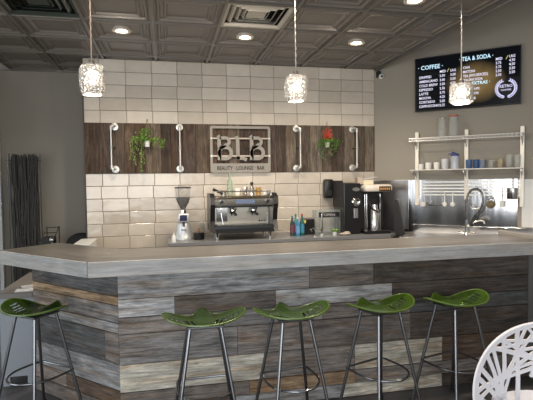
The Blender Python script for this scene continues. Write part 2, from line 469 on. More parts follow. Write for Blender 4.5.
# reclaimed wood band
mb = MB().wood(); x = 0.012
pal = [(0.095, 0.062, 0.042), (0.075, 0.05, 0.036), (0.12, 0.082, 0.056), (0.06, 0.042, 0.032), (0.105, 0.078, 0.058), (0.15, 0.118, 0.088), (0.085, 0.062, 0.05)]
right = [(0.12, 0.095, 0.072), (0.07, 0.05, 0.038), (0.16, 0.13, 0.10), (0.10, 0.078, 0.06), (0.17, 0.145, 0.115)]
k = 0
while x < W - 0.005:
    w_ = random.choice([0.12, 0.14, 0.165, 0.15, 0.19]); w_ = min(w_, W - x)
    col = pal[(k * 5 + 1) % 7] if x < 2.3 else right[k % 5]
    k += 1
    mb.board((x + 0.001, -0.001, ZB), (0, 0, 1), (1, 0, 0), (0, -1, 0), ZT - ZB, w_ - 0.002, 0.018 + random.uniform(0, .003), col)
    x += w_
tag(mb.build('wood_panelling', m_woodv), 'band of dark reclaimed wooden planks across the middle of the tiled wall', 'wall panelling')

# ================================================================== BAR
S2 = math.sqrt(0.5)
BT, BU = 1.13, 1.03
slab = [(3.79, -2.87), (0.464, -2.87), (-0.268, -2.138), (0.069, -1.801), (0.618, -2.35), (3.79, -2.35)]
bar = thing('bar_countertop', 'long thick grey bar top with angled left wing resting on the plank bar front', 'bar top', (0, 0, 0))
mb = MB().wood()
TOPC = (0.125, 0.117, 0.108)
# main planks and wing planks of the top, mitred at the corner
def ngon_board(poly, z0, z1, ud, col):
    vs0 = [mb.b.verts.new((x, y, z0)) for x, y in poly]; vs1 = [mb.b.verts.new((x, y, z1)) for x, y in poly]
    fs = [mb.b.faces.new(vs0[::-1]), mb.b.faces.new(vs1)]
    n = len(poly)
    for i in range(n): fs.append(mb.b.faces.new((vs0[i], vs0[(i + 1) % n], vs1[(i + 1) % n], vs1[i])))
    u = Vector(ud); v = Vector((-u.y, u.x, 0)); ou, ov = random.uniform(0, 9), random.uniform(0, 9)
    for f_ in fs:
        for lp in f_.loops:
            c = lp.vert.co
            lp[mb.uv].uv = (c.dot(u) + ou, c.dot(v) + c.z + ov); lp[mb.cl] = (*col, 1)
for q in range(4):
    a0, a1 = q / 4, (q + 1) / 4
    lerp = lambda A, B, t: (A[0] + (B[0] - A[0]) * t, A[1] + (B[1] - A[1]) * t)
    F, Bk = slab[1], slab[4]
    c0, c1 = lerp(F, Bk, a0), lerp(F, Bk, a1)
    sh = 0.92 + 0.05 * ((q * 7) % 4)
    ngon_board([c0, (3.79, c0[1]), (3.79, c1[1]), c1], BU + 0.02, BT, (1, 0, 0), tuple(t * sh for t in TOPC))
    e0, e1 = lerp(slab[2], slab[3], a0), lerp(slab[2], slab[3], a1)
    ngon_board([e0, c0, c1, e1], BU + 0.02, BT, (S2, -S2, 0), tuple(t * (sh + 0.02) for t in TOPC))
mb.build('surface', m_slab, bar)
m_edge = wood_mat('bar_edge_board', 0.5, 0.4, 0.30, False, (1.5, 26))
mb = MB().wood()
mb.board((0.464, -2.866, BU), (1, 0, 0), (0, 0, 1), (0, -1, 0), 3.79 - 0.464, BT - BU - 0.002, 0.014, (0.42, 0.41, 0.395))
mb.board((-0.268, -2.134, BU), (S2, -S2, 0), (0, 0, 1), (-S2, -S2, 0), 1.035, BT - BU - 0.002, 0.012, (0.38, 0.375, 0.36))
mb.board((0.069, -1.801, BU), (-S2, -S2, 0), (0, 0, 1), (-S2, S2, 0), 0.476, BT - BU - 0.002, 0.012, (0.38, 0.375, 0.36))
mb.build('edge_board', m_edge, bar)

base = thing('bar_counter', 'plank-clad bar counter in weathered reclaimed boards with an angled left end', 'bar', (0, 0, 0))
mb = MB(); mb.prism([(3.785, -2.68), (0.628, -2.68), (-0.073, -1.979), (0.02, -1.886), (0.70, -2.56), (3.785, -2.56)], 0, BU)
mb.build('core', m_cab, base)
TON_ = dict(bluegrey=(0.232, 0.23, 0.228), palegrey=(0.35, 0.345, 0.338), greybrown=(0.145, 0.125, 0.11), darkbrown=(0.075, 0.062, 0.053),
           dark=(0.05, 0.044, 0.04), grey=(0.19, 0.18, 0.17), taupe=(0.15, 0.13, 0.115), cream=(0.46, 0.42, 0.35), tan=(0.26, 0.18, 0.11),
           weathered=(0.20, 0.175, 0.155), brown=(0.12, 0.085, 0.062), charcoal=(0.085, 0.085, 0.085), rust=(0.19, 0.115, 0.075))
TON = {k: tuple(min(.6, c * 1.32) for c in v) for k, v in TON_.items()}
rows = [
 (1.028, 0.840, [(1.95, 'bluegrey'), (2.45, 'greybrown'), (3.79, 'darkbrown')]),
 (0.840, 0.716, [(0.99, 'palegrey'), (1.70, 'greybrown'), (2.60, 'palegrey'), (3.79, 'darkbrown')]),
 (0.716, 0.601, [(1.25, 'weathered'), (2.05, 'grey'), (2.75, 'taupe'), (3.79, 'charcoal')]),
 (0.601, 0.395, [(1.42, 'grey'), (1.98, 'weathered'), (2.75, 'taupe'), (3.79, 'darkbrown')]),
 (0.395, 0.205, [(1.61, 'cream'), (2.30, 'weathered'), (3.02, 'cream'), (3.79, 'brown')]),
 (0.205, 0.105, [(1.5, 'greybrown'), (2.3, 'tan'), (3.79, 'weathered')]),
 (0.105, 0.004, [(1.4, 'brown'), (2.2, 'bluegrey'), (3.02, 'cream'), (3.79, 'darkbrown')]),
]
mb = MB().wood()
for z1, z0, segs in rows:
    x = 0.62
    for xe, tn in segs:
        mb.board((x + 0.001, -2.682, z0 + 0.0015), (1, 0, 0), (0, 0, 1), (0, -1, 0), xe - x - 0.002, z1 - z0 - 0.0045, 0.015 + random.uniform(0, .005), TON[tn])
        x = xe
mb.build('front_boards', m_wood, base)
rows2 = [(1.028, 0.86, [(1.0, 'charcoal')]), (0.86, 0.80, [(1.0, 'tan')]), (0.80, 0.68, [(0.55, 'grey'), (1.0, 'weathered')]), (0.68, 0.61, [(1, 'bluegrey')]),
         (0.61, 0.40, [(0.14, 'taupe'), (1.0, 'charcoal')]), (0.40, 0.22, [(1.0, 'bluegrey')]), (0.22, 0.11, [(0.6, 'brown'), (1.0, 'weathered')]), (0.11, 0.004, [(1.0, 'greybrown')])]
mb = MB().wood()
for z1, z0, segs in rows2:
    x = 0.0
    for xe, tn in segs:
        o = Vector((0.62 - S2 * x - 0.0014, -2.70 + S2 * x + 0.0014, z0 + 0.0015))
        o += Vector((S2, S2, 0)) * 0.016
        mb.board(o, (-S2, S2, 0), (0, 0, 1), (-S2, -S2, 0), xe - x - 0.002, z1 - z0 - 0.0045, 0.015 + random.uniform(0, .005), TON[tn])
        x = xe
mb.build('wing_boards', m_wood, base)
mb = MB(); mb.box(3.797, 3.835, -2.90, -2.33, 0, BT + 0.03, bev=0.004)
tag(mb.build('end_post', P('grey_post', (0.22, 0.21, 0.19), 0.5, noise=0.1)), 'narrow grey upright closing the right end of the bar', 'post')

# ================================================================== STOOLS
def make_stool(label):
    t = thing('bar_stool', label, 'bar stool', (0, 0, 0), 0, 'green tractor seat bar stools')
    mb = MB(); b = mb.b
    nx, ny = 72, 58
    def surf(x, y):
        # x,y in metres; +y is the front (pommel) of the seat
        ax = abs(x) / 0.24
        z = 0.056 * ax ** 2.3
        if y < 0: z += 0.030 * (abs(y) / 0.19) ** 2.2
        else:
            z += 0.034 * math.exp(-(x / 0.045) ** 2) * (y / 0.17) ** 1.5
            z -= 0.012 * (y / 0.18) ** 2 * math.exp(-((abs(x) - 0.11) / 0.06) ** 2)
        return z
    V = {}
    def disc(s, q):
        u = s * math.sqrt(1 - q * q / 2); v = q * math.sqrt(1 - s * s / 2)
        th = math.atan2(v, u)
        rx, ry = 0.254, (0.185 if v < 0 else 0.150 + 0.03 * math.exp(-(u / 0.28) ** 2))
        return u * rx, v * ry
    for i in range(nx + 1):
        for j in range(ny + 1):
            x, y = disc(-1 + 2 * i / nx, -1 + 2 * j / ny)
            V[i, j] = b.verts.new((x, y, surf(x, y)))
    def slot(x, y):
        for sg in (-1, 1):
            for k in range(5):
                sx0 = sg * (0.070 + k * 0.032)
                yc = -0.045 + 0.006 * k + sg * 0
                L = 0.050 - 0.004 * k
                dy = y - yc
                xx = x - sx0 - sg * dy * 0.25
                if abs(xx) < 0.0085 and abs(dy) < L: return True
        return False
    for i in range(nx):
        for j in range(ny):
            q = [V[i, j], V[i + 1, j], V[i + 1, j + 1], V[i, j + 1]]
            c = sum((v.co for v in q), Vector()) / 4
            if slot(c.x, c.y): continue
            b.faces.new(q)
    for v in [v for v in b.verts if not v.link_faces]: b.verts.remove(v)
    seat = mb.build('seat', m_green, t, True, loc=(0, 0, 0.752), solid=0.005)
    # rolled rim
    pts = []
    for k in range(96):
        a = 2 * PI * k / 96; c_, s_ = math.cos(a), math.sin(a)
        m_ = max(abs(c_), abs(s_)); x, y = disc(c_ / m_, s_ / m_) if m_ else (0, 0)
        pts.append((x, y, surf(x, y)))
    mb = MB(); mb.tube(pts, 0.0062, 6, closed=True); mb.build('rim', P('green_rim', (0.07, 0.12, 0.015), 0.3, coat=0.4), seat, True)
    mb = MB(); mb.box(-0.11, 0.11, -0.10, 0.10, 0.738, 0.750, bev=0.003); mb.build('seat_plate', m_gunmetal, t)
    for sx in (-1, 1):
        for sy in (-1, 1):
            mb = MB(); a = Vector((sx * 0.092, sy * 0.082, 0.742)); c = Vector((sx * 0.205, sy * 0.20, 0.012))
            mb.cone(a, c, 0.0105, n=12)
            lg = mb.build('leg', m_gunmetal, t, True)
            mb = MB(); mb.cone((c.x, c.y, 0.03), (c.x, c.y, 0.0), 0.014, 0.016, n=12); mb.build('foot_cap', m_black, lg, True)
    # D-shaped foot ring
    zz = 0.335; hx = 0.160
    pts = [(-hx + 0.02, hx, zz), (0, hx, zz), (hx - 0.02, hx, zz), (hx + 0.004, hx - 0.01, zz), (hx + 0.012, hx - 0.05, zz)]
    for k in range(0, 17):
        a = -PI * k / 16
        pts.append(((hx + 0.012) * math.cos(a), 0.0 + (hx + 0.035) * math.sin(a), zz))
    pts += [(-hx - 0.012, hx - 0.05, zz), (-hx - 0.004, hx - 0.01, zz)]
    mb = MB(); mb.tube(pts, 0.0075, 8, closed=True); mb.build('foot_ring', m_gunmetal, t, True)
    return t
stool_spots = [
 (1.165, -3.04, 0, 'green metal bar stool second from left, below the pale board at the bar corner'),
 (0.072, -2.54, -38, 'green metal bar stool at the angled left wing of the bar'),
 (1.722, -3.04, 8, 'green metal bar stool in the middle of the row of five'),
 (2.338, -3.04, 19, 'green metal bar stool second from right, its seat turned to show the slots'),
 (2.900, -3.04, 15, 'rightmost green metal bar stool, nearest the white perforated chair')]
st0 = make_stool(stool_spots[0][3])
for i, (x, y, rz, lb) in enumerate(stool_spots):
    if i == 0: st0.location = (x, y, 0); st0.rotation_euler = (0, 0, math.radians(rz))
    else: dup(st0, (x, y, 0), math.radians(rz), lb)

# ================================================================== WHITE PERFORATED CHAIR
def white_chair():
    t = thing('tub_chair', 'white moulded chair with an irregular branching openwork shell in front of the bar', 'chair', (2.87, -3.90, 0), math.radians(-28))
    # shell: a shallow dish standing behind a dished seat. local -y is the sitter's side
    def shell(a, r):
        # a angle in the dish plane, r radius 0..1 ; returns point
        x = 0.385 * r * math.cos(a); h = 0.40 * r * math.sin(a)
        y = -0.20 * (r ** 2.2) * (1.0 if math.sin(a) > -0.2 else 1.5)
        return Vector((x, 0.12 + y + h * 0.25, 0.475 + h))
    mb = MB()
    rim = [shell(2 * PI * k / 64, 1.0) for k in range(64)]
    # rim: flattened band
    n = 64
    prof_ = [(0.0, 0.0), (0.045, 0.004), (0.045, 0.016), (0.0, 0.018)]
    rings = []
    for k in range(n):
        a = 2 * PI * k / n
        p1, p0 = shell(a, 1.0), shell(a, 0.86)
        d = (p1 - p0).normalized(); nn = Vector((0, -1, 0)); nn = (nn - d * nn.dot(d)).normalized()
        rings.append([mb.b.verts.new(p0 + d * (0.026 + q[0] * 0.72) + nn * (q[1] - 0.009)) for q in prof_])
    for k in range(n):
        A, B = rings[k], rings[(k + 1) % n]
        for j in range(4): mb.b.faces.new((A[j], A[(j + 1) % 4], B[(j + 1) % 4], B[j]))
    m_wh = P('white_gloss_plastic', (0.78, 0.76, 0.78), 0.3)
    mb.build('rim', m_wh, t, True)
    # branching web: random chords across the dish drawn as flat ribbons
    rnd = random.Random(11)
    mb = MB()
    def ribbon(p, q, w):
        N_ = 16; L_, R_ = [], []
        cen = []
        for k in range(N_ + 1):
            s = k / N_
            x = p[0] + (q[0] - p[0]) * s; y = p[1] + (q[1] - p[1]) * s
            bow = 0.02 * math.sin(PI * s) * p[2]; pull = 1 - 0.16 * math.sin(PI * s); x *= pull; y *= pull
            x += bow * (q[1] - p[1]); y -= bow * (q[0] - p[0])
            cen.append((x, y))
        vs = []
        for k, (x, y) in enumerate(cen):
            x2, y2 = cen[min(k + 1, N_)]; x1, y1 = cen[max(k - 1, 0)]
            dx, dy = x2 - x1, y2 - y1; l = math.hypot(dx, dy) or 1
            nx_, ny_ = -dy / l * w, dx / l * w
            row = []
            for (ax, ay, off) in ((x + nx_, y + ny_, 0), (x - nx_, y - ny_, 0), (x - nx_, y - ny_, 1), (x + nx_, y + ny_, 1)):
                rr = min(math.hypot(ax, ay), 0.93); aa = math.atan2(ay, ax)
                pt = shell(aa, rr); row.append(mb.b.verts.new(pt + Vector((0, 0.012 * (off - 0.5), 0))))
            vs.append(row)
        for A, B in zip(vs, vs[1:]):
            for j in range(4): mb.b.faces.new((A[j], A[(j + 1) % 4], B[(j + 1) % 4], B[j]))
        mb.b.faces.new(vs[0]); mb.b.faces.new(vs[-1][::-1])
    for k in range(34):
        a1 = 2 * PI * k * 0.382; a2 = a1 + rnd.uniform(1.0, 2.5)
        ribbon((0.95 * math.cos(a1), 0.95 * math.sin(a1), rnd.uniform(-3, 3)), (0.95 * math.cos(a2), 0.95 * math.sin(a2)), rnd.uniform(0.018, 0.030))
    for k in range(8):
        a1 = rnd.uniform(0, 2 * PI); rr = rnd.uniform(0.1, 0.6)
        ribbon((0.95 * math.cos(a1), 0.95 * math.sin(a1), 1), (rr * math.cos(a1 + 0.8), rr * math.sin(a1 + 0.8)), 0.020)
    mb.build('openwork_back', m_wh, t)
    mb = MB()
    mb.lathe([(0.0, 0.0), (0.16, 0.005), (0.25, 0.03), (0.30, 0.09), (0.29, 0.10), (0.24, 0.045), (0.15, 0.022), (0, 0.018)], (0, -0.12, 0.34), 28)
    mb.build('seat', m_wh, t, True)
    mb = MB(); mb.lathe([(0, 0), (0.17, 0), (0.19, 0.02), (0.17, 0.04), (0, 0.045)], (0, -0.14, 0.365), 28); mb.build('cushion', m_blackm, t, True)
    for sx in (-1, 1):
        for sy in (-1, 1):
            mb = MB(); mb.cone((sx * 0.15, -0.12 + sy * 0.14, 0.355), (sx * 0.23, -0.12 + sy * 0.22, 0), 0.014, 0.011, n=10); mb.build('leg', m_chrome, t, True)
white_chair()

# ================================================================== PENDANTS
def pendant(label, x, y, zc, w, h, sides, rot, cham):
    t = thing('pendant_lamp', label, 'pendant lamp', (x, y, zc), 0, 'crystal glass pendants over the bar')
    mb = MB(); r = w / 2 / math.cos(PI / 8) if sides == 4 else w / 2
    prof_ = [(w * 0.26, h / 2), (w * 0.40, h / 2 - 0.004), (w * 0.5, h / 2 - cham), (w * 0.5, 0), (w * 0.5, -h / 2 + cham), (w * 0.36, -h / 2), (0.0, -h / 2 - 0.002)]
    # faceted block: squarish superellipse section
    rings = []
    N_ = 20
    for rr, z in prof_:
        ring = []
        for k in range(N_):
            a = 2 * PI * k / N_ + rot
            s = (abs(math.cos(a - rot)) ** 3.2 + abs(math.sin(a - rot)) ** 3.2) ** (-1 / 3.2)
            jx = random.uniform(-1, 1) * 0.0055
            ring.append(mb.b.verts.new(((rr * s + jx) * math.cos(a), (rr * s + jx) * math.sin(a), z + random.uniform(-1, 1) * 0.002)) if rr > 0 else None)
        rings.append(ring if rr > 0 else [mb.b.verts.new((0, 0, z))])
    for A, B in zip(rings, rings[1:]):
        for k in range(N_):
            if len(B) == 1: mb.b.faces.new((A[k], A[(k + 1) % N_], B[0]))
            else: mb.b.faces.new((A[k], A[(k + 1) % N_], B[(k + 1) % N_], B[k]))
    sh = mb.build('glass_shade', m_crystal, t, False)
    md = sh.modifiers.new('s', 'SOLIDIFY'); md.thickness = 0.008; md.offset = -1
    mb = MB(); mb.lathe([(0.0, -0.035), (0.016, -0.028), (0.024, -0.008), (0.023, 0.012), (0.012, 0.045), (0.012, 0.07), (0, 0.07)], (0, 0, 0), 14); mb.build('bulb', m_bulb, t, True)
    mb = MB(); mb.cone((0, 0, h / 2 - 0.035), (0, 0, h / 2 + 0.028), 0.019, n=14); mb.cone((0, 0, h / 2 + 0.028), (0, 0, h / 2 + 0.04), 0.019, 0.006, n=14); mb.cone((0, 0, h / 2 - 0.002), (0, 0, h / 2 + 0.003), w * 0.27, n=16)
    mb.build('socket', P('aged_nickel', (0.20, 0.18, 0.16), 0.35, metal=0.9), t, True)
    top = ZC - zc
    pts = []
    k_ = 60
    for q in range(k_ + 1):
        z = h / 2 + 0.035 + (top - h / 2 - 0.045) * q / k_
        pts.append((0.0012 * math.cos(q * 1.3), 0.0012 * math.sin(q * 1.3), z))
    mb = MB(); mb.tube(pts, 0.0050, 6); mb.build('cord', m_cord if label.startswith('left') else P('grey_stem', (0.30, 0.29, 0.28), 0.35, metal=0.8), t, True)
    mb = MB(); mb.lathe([(0, top - 0.03), (0.045, top - 0.026), (0.06, top - 0.006), (0.06, top), (0, top)], (0, 0, 0), 20); mb.build('canopy', m_darksteel, t, True)
    l = bpy.data.lights.new('bulb_light', 'POINT'); l.energy = 17.0; l.color = (1.0, 0.89, 0.74); l.shadow_soft_size = 0.03
    lo = bpy.data.objects.new('bulb_light', l); C.objects.link(lo); lo.parent = t; lo.location = (0, 0, -h / 2 - 0.05)
pendant('leftmost crystal glass pendant, hanging on a braided cord over the bar corner', 0.481, -2.6, 2.306, 0.156, 0.200, 4, 0.35, 0.034)
pendant('middle crystal glass pendant, hanging in front of the tiled wall', 1.891, -2.6, 2.290, 0.150, 0.188, 4, 0.12, 0.038)
pendant('rightmost crystal glass pendant, hanging in front of the menu screen', 3.245, -2.6, 2.286, 0.166, 0.158, 4, 0.60, 0.016)

# ================================================================== RECESSED LIGHTS, VENTS
def downlight(x, y, label, e=58):
    t = thing('recessed_light', label, 'ceiling light', (x, y, ZC), 0, 'recessed downlights')
    mb = MB(); mb.lathe([(0.062, -0.004), (0.088, -0.006), (0.092, 0.0), (0.088, 0.024)], (0, 0, 0), 28)
    mb.lathe([(0.062, -0.004), (0.048, 0.040)], (0, 0, 0), 28)
    mb.build('trim_ring', P('light_trim', (0.72, 0.66, 0.58), 0.25, metal=0.5), t, True)
    mb = MB(); mb.lathe([(0, 0.006), (0.03, 0.008), (0.052, 0.016), (0.052, 0.03), (0, 0.03)], (0, 0, 0), 24); mb.build('lens', m_lens, t, True)
    l = bpy.data.lights.new('downlight_beam', 'SPOT'); l.energy = e; l.color = (1.0, 0.86, 0.70); l.spot_size = math.radians(150); l.spot_blend = 0.8; l.shadow_soft_size = 0.05
    lo = bpy.data.objects.new('downlight_beam', l); C.objects.link(lo); lo.parent = t; lo.location = (0, 0, -0.02)
cx = lambda i: GX0 + (i + 0.5) * G
cy = lambda j: GY0 + (j + 0.5) * G
downlight(cx(-1), cy(-1), 'leftmost of the three recessed lights above the tiled wall')
downlight(cx(1), cy(-1), 'middle of the three recessed lights above the tiled wall')
downlight(cx(3), cy(-1), 'rightmost of the three recessed lights above the tiled wall')
downlight(cx(3), cy(-3), 'recessed light at the top edge of the picture, right of centre')
for i in (-1, 1, 3): downlight(cx(i), cy(-4), 'added unseen recessed light over the customer side of the bar')  # unseen row of downlights, added to light the bar

def vent(i, j, label, dark):
    x0, x1, y0, y1 = cell_range(i, j); c = ((x0 + x1) / 2, (y0 + y1) / 2)
    t = thing('ceiling_vent', label, 'air vent', (c[0], c[1], ZC), 0, 'square ceiling diffusers')
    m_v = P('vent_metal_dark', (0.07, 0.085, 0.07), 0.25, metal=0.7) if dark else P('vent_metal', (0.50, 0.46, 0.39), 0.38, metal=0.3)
    hw = 0.305
    mb = MB(); mb.box(-hw, hw, -hw, hw, 0.10, 0.12); 
    for sx in (-1, 1): mb.box(sx * hw - 0.005, sx * hw + 0.005, -hw, hw, 0.0, 0.1); mb.box(-hw, hw, sx * hw - 0.005, sx * hw + 0.005, 0, 0.1)
    mb.build('plenum', P('vent_void', (0.012, 0.014, 0.012), 0.7), t)
    def ring(mb, a, za, b_, zb):
        A = [mb.b.verts.new((sx * a, sy * a, za)) for sx, sy in ((-1, -1), (1, -1), (1, 1), (-1, 1))]
        B = [mb.b.verts.new((sx * b_, sy * b_, zb)) for sx, sy in ((-1, -1), (1, -1), (1, 1), (-1, 1))]
        for k in range(4): mb.b.faces.new((A[k], A[(k + 1) % 4], B[(k + 1) % 4], B[k]))
    mb = MB(); ring(mb, hw, -0.002, hw - 0.035, -0.002); ring(mb, hw - 0.035, -0.002, hw - 0.05, 0.02); mb.build('frame', m_v, t, solid=0.003)
    for a, za, b_, zb in ((0.25, 0.05, 0.205, 0.005), (0.19, 0.055, 0.15, 0.01), (0.135, 0.06, 0.10, 0.015)):
        mb = MB(); ring(mb, a, za, b_, zb); mb.build('louvre', m_v, t, solid=0.003)
    mb = MB(); mb.box(-0.085, 0.085, -0.085, 0.085, 0.02, 0.024); mb.build('centre_plate', m_v, t)
    return t
vent(1, -2, 'open square metal air vent in the ceiling above the lettered sign', False)
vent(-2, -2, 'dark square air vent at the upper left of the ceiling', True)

# small security camera at the ceiling corner
t = thing('security_camera', 'small white dome security camera at the right end of the tiles under the ceiling', 'camera', (3.76, -0.07, 2.985), 0)
mb = MB(); mb.box(-0.03, 0.02, -0.01, 0.05, -0.005, 0.075, bev=0.004); mb.build('bracket', m_blackm, t)
mb = MB(); mb.sphere((0.01, -0.03, 0.0), 0.034, (1, 1, 1)); mb.build('housing', m_white, t, True)
mb = MB(); mb.sphere((0.005, -0.055, -0.005), 0.016); mb.build('lens', m_black, t, True)

# ================================================================== WALL ITEMS ON THE WOOD BAND
YW = -0.0235
def pipe(x, side, label):
    t = thing('pipe_bracket', label, 'pipe handle', (x, YW, 0), 0, 'galvanised pipe handles on the wood band')
    z1, z0 = ZT - 0.045, ZB + 0.05
    fx = 0.036 * side; d = -0.075
    for z in (z1, z0):
        mb = MB()
        R = Matrix.Translation((fx, 0, z)) @ Matrix.Rotation(PI / 2, 4, 'X')
        mb.lathe([(0, 0), (0.043, 0), (0.043, 0.007), (0.024, 0.010), (0.022, 0.024), (0.0, 0.024)], (0, 0, 0), 22, R)
        for k in range(4):
            a = PI / 4 + k * PI / 2
            mb.sphere((fx + 0.033 * math.cos(a), -0.009, z + 0.033 * math.sin(a)), 0.0055, u=8, v=6)
        mb.build('flange', m_galv, t, True)
        mb = MB(); sg = 1 if z == z0 else -1
        if side: pts = [(fx, -0.02, z), (fx, d * 0.75, z), (fx * 0.6, d, z), (0, d, z + 0.004 * sg), (0, d, z + 0.045 * sg)]
        else: pts = [(0, -0.02, z), (0, d * 0.6, z), (0, d * 0.93, z + 0.012 * sg), (0, d, z + 0.045 * sg)]
        mb.tube(pts, [0.015, 0.016, 0.017, 0.017, 0.016], 12) if side else mb.tube(pts, [0.015, 0.016, 0.017, 0.016], 12)
        mb.build('elbow', m_galv, t, True)
    mb = MB(); mb.cone((0, d, z0 + 0.03), (0, d, z1 - 0.03), 0.010, n=12); mb.build('pipe', m_galv, t, True)
    zm = (z0 + z1) / 2
    mb = MB(); mb.cone((0, d, zm - 0.024), (0, d, zm + 0.024), 0.0155, n=10); mb.build('coupling', P('coupling_metal', (0.42, 0.41, 0.39), 0.4, metal=0.8), t, True)
    mb = MB(); mb.cone((0, d, zm), (fx, 0.0, zm), 0.007, n=8) if side else mb.cone((0, d, zm), (0, 0.0, zm), 0.007, n=8)
    mb.build('stand_off', m_darksteel, t, True)
pipe(0.322, 1, 'leftmost galvanised pipe handle, by the left edge of the wood band')
pipe(1.123, 0, 'galvanised pipe handle just left of the lettered sign')
pipe(2.647, -1, 'galvanised pipe handle just right of the lettered sign')
pipe(3.422, -1, 'rightmost galvanised pipe handle, above the black grinder')

# BLB sign
t = thing('bar_sign', 'square metal sign reading BLB Beauty Lounge Bar on the wood band', 'sign', (1.878, YW - 0.02, 2.02), 0)
mb = MB(); w_, h_ = 0.385, 0.292
def rrect(w, h, r, n=6):
    o = []
    for (sx, sy, a0) in ((1, 1, 0), (-1, 1, 90), (-1, -1, 180), (1, -1, 270)):
        for k in range(n + 1):
            a = math.radians(a0 + 90 * k / n); o.append((sx * (w - r) + r * math.cos(a), sy * (h - r) + r * math.sin(a)))
    return o
outer = rrect(w_, h_, 0.03); 
inner = [(x, z) for x, z in rrect(w_ - 0.032, h_ - 0.032, 0.006)]
def flat_ring(mb, out, inn, y0, y1):
    n = len(out)
    L = [[mb.b.verts.new((p[0], y, p[1])) for p in P_] for P_ in (out, inn) for y in (y0, y1)]
    o0, o1, i0, i1 = L
    for k in range(n):
        j = (k + 1) % n
        mb.b.faces.new((o0[k], o0[j], i0[j], i0[k])); mb.b.faces.new((o1[k], o1[j], i1[j], i1[k]))
        mb.b.faces.new((o0[k], o0[j], o1[j], o1[k])); mb.b.faces.new((i0[k], i0[j], i1[j], i1[k]))
flat_ring(mb, outer, inner, -0.006, 0.006)
mb.build('frame', m_signmetal, t)
mb = MB(); mb.box(-w_ + 0.02, w_ - 0.02, -0.0055, 0.0055, -h_ + 0.01, -h_ + 0.115); mb.build('name_band', m_signmetal, t)
mb = MB(); mb.box(-w_ + 0.02, w_ - 0.02, -0.004, 0.004, 0.128, 0.146); mb.box(-w_ + 0.02, w_ - 0.02, -0.004, 0.004, -0.092, -0.074); mb.build('cross_bar', P('sign_bar', (0.42, 0.36, 0.30), 0.4, metal=0.5), t)
mb = MB()
for sx in (-1, 1):
    for z in (0.137, -0.083): mb.cone((sx * (w_ - 0.016), 0.018, z), (sx * (w_ - 0.016), -0.012, z), 0.011, n=12)
mb.build('standoff_bolt', m_galv, t, True)
def arc(cx_, cz, r, a0, a1, n=18): return [(cx_ + r * math.cos(math.radians(a0 + (a1 - a0) * k / n)), cz + r * math.sin(math.radians(a0 + (a1 - a0) * k / n))) for k in range(n + 1)]
def band(mb, cpts, w, y0=-0.014, y1=-0.005):
    n = len(cpts); rows_ = []
    for k, (x, z) in enumerate(cpts):
        x2, z2 = cpts[min(k + 1, n - 1)]; x1, z1 = cpts[max(k - 1, 0)]
        dx, dz = x2 - x1, z2 - z1; l = math.hypot(dx, dz) or 1
        nx_, nz_ = -dz / l * w / 2, dx / l * w / 2
        rows_.append([mb.b.verts.new(p) for p in ((x + nx_, y0, z + nz_), (x - nx_, y0, z - nz_), (x - nx_, y1, z - nz_), (x + nx_, y1, z + nz_))])
    for A, B in zip(rows_, rows_[1:]):
        for j in range(4): mb.b.faces.new((A[j], A[(j + 1) % 4], B[(j + 1) % 4], B[j]))
    mb.b.faces.new(rows_[0]); mb.b.faces.new(rows_[-1][::-1])
def letter_B(cx_):
    mb = MB()
    band(mb, [(cx_ - 0.082, 0.172), (cx_ - 0.066, 0.150), (cx_ - 0.066, -0.136)], 0.046)
    band(mb, [(cx_ - 0.06, 0.142), (cx_ + 0.01, 0.142)] + arc(cx_ + 0.012, 0.095, 0.047, 90, -60), 0.040)
    band(mb, [(cx_ - 0.06, 0.012), (cx_ - 0.02, 0.030), (cx_ + 0.03, 0.066)], 0.040)
    band(mb, [(cx_ - 0.06, 0.022), (cx_ + 0.012, 0.026)] + arc(cx_ + 0.014, -0.045, 0.070, 90, -90, 24) + [(cx_ - 0.06, -0.115)], 0.046)
    band(mb, arc(cx_ - 0.012, -0.045, 0.055, 120, 240, 12), 0.040)
    return mb
letter_B(-0.205).build('letter', m_signmetal, t)
mb = MB(); band(mb, [(-0.055, 0.165), (-0.040, 0.12), (-0.035, -0.13)], 0.046); band(mb, [(-0.055, -0.112), (0.03, -0.112), (0.075, -0.135)], 0.044); mb.build('letter', m_signmetal, t)
letter_B(0.205).build('letter', m_signmetal, t)
for cx_ in (-0.205, 0.205):
    mb = MB(); band(mb, [(cx_ - 0.088, 0.008), (cx_ - 0.03, 0.045), (cx_ + 0.035, 0.098)], 0.008, -0.0155, -0.0142)
    mb.build('letter_groove', P('groove_dark', (0.05, 0.04, 0.035), 0.6), t)
mb = MB(); text_bm(mb, 'BEAUTY · LOUNGE · BAR', 0.068, 0.0, -0.258, 0.003, -0.0075, 'CENTER', 0.80, 0.0012)
mb.build('lettering', P('letter_dark', (0.035, 0.03, 0.028), 0.6), t)

